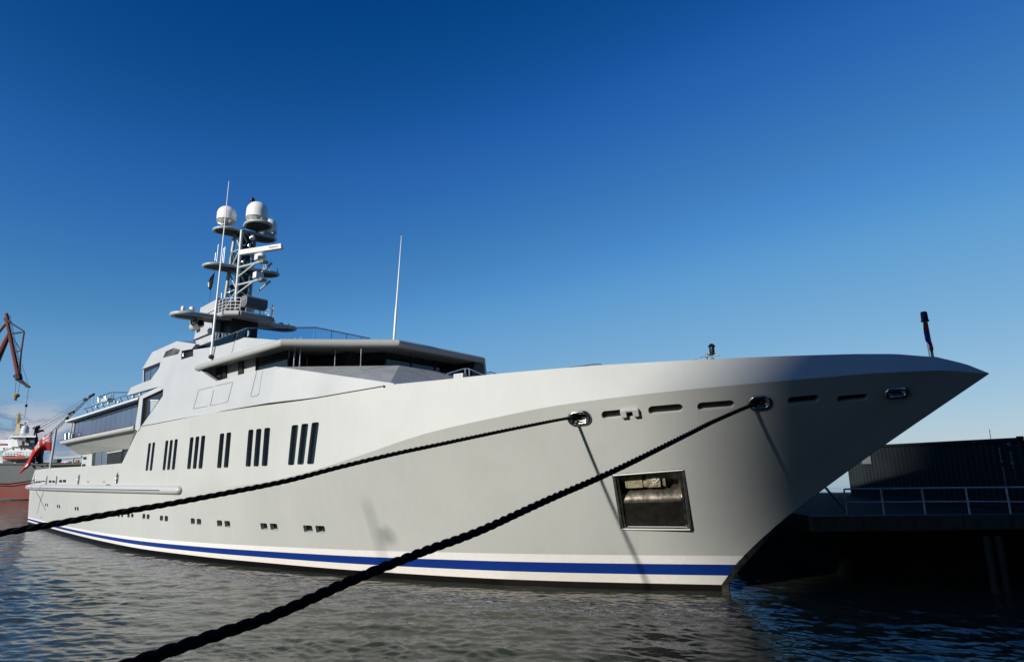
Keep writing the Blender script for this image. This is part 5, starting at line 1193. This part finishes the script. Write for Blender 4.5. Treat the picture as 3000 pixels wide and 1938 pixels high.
# big red harbour crane, cut by the left edge of the picture
YC = 170.0
def Cc(x, y, d=0): return atY(x, y, YC + d)
hc_ = thing('harbour_crane', 'tall dark red harbour crane with hanging hook at the far left', 'crane', (0, 0, 0))
zc = lambda x, y: (x / 3.85, 850 + y / 3.85)
def mem(name, a_, b_, r0_, r1_=None, m='red', dd=(0,)):
    m_ = MB()
    for d in dd: m_.tube([Cc(*zc(*a_), d), Cc(*zc(*b_), d)], [r0_, r1_ or r0_], 8)
    return m_.build(name, m, hc_, smooth=40)
mem('boom', (80, 350), (205, 960), 0.45, 0.6); mem('stay_beam', (75, 365), (-120, 600), 0.36); mem('stay_beam', (105, 490), (-60, 830), 0.55, 1.0)
mem('boom_strut', (110, 360), (272, 462), 0.22, 0.18, 'rust', (-.5, .5)); mem('boom_strut', (130, 488), (272, 470), 0.26, 0.2, 'rust'); mem('boom_strut', (272, 470), (240, 690), 0.22, 0.22, 'red'); mem('boom_strut', (240, 690), (215, 945), 0.2, 0.3, 'rust'); mem('boom_strut', (165, 692), (245, 682), 0.2, 0.2, 'rust'); mem('boom_strut', (115, 490), (240, 680), 0.12, 0.12, 'rust')
mem('boom_tip', (85, 350), (70, 260), 0.55, 0.4, 'red'); mem('boom_tip', (60, 320), (120, 365), 0.5, 0.4, 'rust'); 
m_ = MB()
for k in range(22):
    q = k / 21; x_ = 105 + 115 * q; y_ = 380 + 560 * q; m_.tube([Cc(*zc(x_, y_)), Cc(*zc(x_ + 28, y_ - 6))], 0.05, 4)
m_.tube([Cc(*zc(118, 380)), Cc(*zc(240, 935))], 0.05, 4); m_.tube([Cc(*zc(133, 375)), Cc(*zc(248, 930))], 0.05, 4)
for k in range(5): m_.tube([Cc(*zc(82 + k * 9, 268 + k * 9)), Cc(*zc(84 + k * 9, 300 + k * 8))], 0.06, 4)
m_.tube([Cc(*zc(85, 265)), Cc(*zc(122, 295))], 0.06, 4); m_.tube([Cc(*zc(40, 320)), Cc(*zc(75, 300))], 0.07, 4); m_.tube([Cc(*zc(45, 345)), Cc(*zc(80, 360))], 0.07, 4)
m_.build('crane_ladder', 'rust', hc_)
mem('jib_head', (205, 950), (215, 1005), 0.85, 0.9, 'rust'); mem('jib_head', (150, 965), (205, 1020), 0.16, 0.2, 'rust'); mem('jib_head', (150, 965), (195, 935), 0.14, 0.14, 'rust')
mem('jib_head', (215, 1010), (295, 1070), 0.55, 0.3, 'rust'); mem('jib_head', (290, 1075), (335, 1090), 0.35, 0.3, 'rust'); mem('jib_head', (255, 1010), (325, 1075), 0.06, 0.06, 'rust')
for a_, b_ in (((182, 1025), (168, 1165)), ((225, 1040), (202, 1165)), ((245, 830), (325, 1080)), ((325, 1100), (297, 1290)), ((295, 1310), (278, 1435))): mem('cable', a_, b_, 0.05, 0.05, 'rust')
hk = MB().lathe(Cc(*zc(184, 1190)), [(0.2, -0.7), (0.75, -0.2), (0.85, 0.3), (0.5, 0.6), (0.1, 0.65)], 12).build('hook_block', 'yellow', hc_, smooth=40)
m_ = MB().tube([Cc(*zc(180, 1205)), Cc(*zc(177, 1228))], 0.2, 6); m_.tube([Cc(*zc(162, 1228)), Cc(*zc(178, 1236)), Cc(*zc(190, 1228))], 0.18, 6); m_.build('hook', 'rust', hk)
MB().lathe(Cc(*zc(296, 1300)), [(0.1, -0.4), (0.3, -0.3), (0.3, 0.3), (0.1, 0.4)], 8).build('line_weight', 'black', hc_)
# off-frame tower carrying the crane's beams
m_ = MB(); tw0 = Cc(-190, 1100); m_.box((tw0.x - 14, YC + 10, tw0.z - 14), (2.5, 2.5, 20)); m_.build('crane_house', 'rust', hc_)
# far jetty with trucks
YJt = 190.0
def FJ(x, y, d=0): return atY(x, y, YJt + d)
jt = thing('jetty', 'dark timber jetty across the harbour behind the ensign staff', 'jetty', (0, 0, 0))
P = [FJ(90, 1358), FJ(262, 1355), FJ(262, 1360), FJ(90, 1363)]; MB().loft(P, [p + BK * (12) for p in P]).build('jetty_deck', 'darksteel', jt)
m_ = MB()
for x_ in range(95, 262, 6): m_.box(FJ(x_, 1369, 1), (0.45, 0.5, 3.2))
m_.build('jetty_piles', 'timber', jt)
MB().loft([FJ(90, 1361, 6), FJ(262, 1359, 6), FJ(262, 1376, 6), FJ(90, 1378, 6)], [FJ(90, 1361, 7), FJ(262, 1359, 7), FJ(262, 1376, 7), FJ(90, 1378, 7)]).build('jetty_wall', 'timber', jt)
def truck(x, y, wp, hp, m, label, d=2):
    t_ = thing('parked_truck', label, 'truck', FJ(x, y, d)); w2, h2 = wp * YJt / FPX, hp * YJt / FPX
    MB().box((0, 0, h2 * 0.58), (w2, 2.4, h2 * 0.8)).build('cargo_box', m, t_, bevel=0.08)
    m_ = MB()
    for q in (-0.32, 0.32): m_.lathe(Vector((w2 * q, -1.2, h2 * 0.12)), [(0.01, -0.12), (h2 * 0.16, -0.1), (h2 * 0.16, 0.1), (0.01, 0.12)], 10, axis=(0, 1, 0))
    m_.build('wheels', 'black', t_); MB().box((w2 * 0.1, -1.22, h2 * 0.6), (w2 * 0.45, 0.06, h2 * 0.45)).build('panel', 'orange', t_); return t_
truck(190, 1358, 9, 5.5, 'white', 'left one of two small white vehicles parked on the distant jetty'); truck(201, 1358, 12, 6.5, 'white', 'right and larger one of two white vehicles parked on the distant jetty')
o = sblock('storage_shed', FJ(168, 1351, 4), (1.25, 2, 1.6), 'shiphull', 'small dark shed on the distant jetty beside the ensign staff', 'shed')
o = MB().box(FJ(156, 1356.5, 3), (15, 0.4, 0.2)); o.box(FJ(132, 1356.5, 3), (6, 0.5, 0.3)); o = o.build('pipeline', 'shipwhite'); tag(o, 'pale pipe lying along the distant jetty', 'pipe')
# boom seen under the aft overhang (crane arm on the jetty)
aw = thing('passerelle', 'thin grey arm on a post beyond the yacht stern under the overhang', 'boom', (0, 0, 0))
YB = 92.0; MB().tube([atY(184, 1341, YB), atY(240, 1337, YB)], 0.16, 8).build('arm', 'mast', aw); MB().tube([atY(215, 1339, YB), atY(214, 1356, YB)], 0.12, 8).build('post', 'mast', aw); MB().box(atY(227, 1350, YB), (0.4, 0.3, 0.3)).build('sign', 'orange', aw)

# ==================================================================== buildings out of view, added to shade the quay, the ropes and the bow
wh = thing('shade_building', 'added tall building out of view behind the camera, shading the bow', 'building', (0, 0, 0))
hdir = Vector((math.sin(R(SUN_AZ)), math.cos(R(SUN_AZ)), 0))       # towards the sun
base = Vector((6.0, 21.9, 0)) + hdir * 230
rgt = Vector((-hdir.y, hdir.x, 0)); rgt = rgt if rgt.x > 0 else -rgt
# end profile shaped so its shadow edge slants and softens on the bow
prof_ = [(0, 0), (0, 84), (1.4, 88), (4, 94), (10, 104), (40, 114), (120, 114), (120, 0)]
MB().loft([base + rgt * a_ + Vector((0, 0, b_)) for a_, b_ in prof_], [base + rgt * a_ + hdir * 20 + Vector((0, 0, b_)) for a_, b_ in prof_]).build('wall', 'brick', wh)
lm = thing('lamp_mast', 'tall grey lamp mast on the quay left of the photographer', 'lamp post', (0, 0, 0))
ph_, _n = hit(1072, 1464); pw_ = world(ph_.x, -ph_.y, ph_.z) + L * 34
MB().tube([Vector((pw_.x, pw_.y, 0)), pw_], [0.09, 0.05], 10).build('pole', 'galv', lm)
pb_, _n = hit(1140, 1566); pq_ = world(pb_.x, -pb_.y, pb_.z) + L * 34
MB().box(pq_, (0.26, 0.26, 0.22)).build('lamp_box', 'galv', lm); MB().box(Vector(((pq_.x + pw_.x) / 2, (pq_.y + pw_.y) / 2, pq_.z)), (0.3, 0.3, 0.08)).build('bracket', 'galv', lm)
w2 = thing('skylight_blocker', 'added unseen blocks behind and right of the camera, shutting out skylight', 'building', (0, 0, 0))
near = Vector((12.2, 21.4, 0)) + hdir * 46  # added mass, placed and sized to keep skylight off the bow
m_ = MB(); m_.box((0, 0, 27), (100, 12, 54)); ob = m_.build('wall', 'brick', w2); ob.location = near + rgt * 50 + hdir * 6; ob.rotation_euler = (0, 0, math.atan2(rgt.y, rgt.x))
m_ = MB(); m_.box((0, 0, 22), (14, 60, 44)); ob = m_.build('wing', 'brick', w2); ob.location = (52, 2, 0)  # second added mass, blocks the sky from the right
print('cols', nc, 'fair', fw1, fw2, 'mastfun', fun[0], fs_, 'K2', K2, 'roof', CA, C1, F1, 'rC', rC, rD, 'BD', BD)
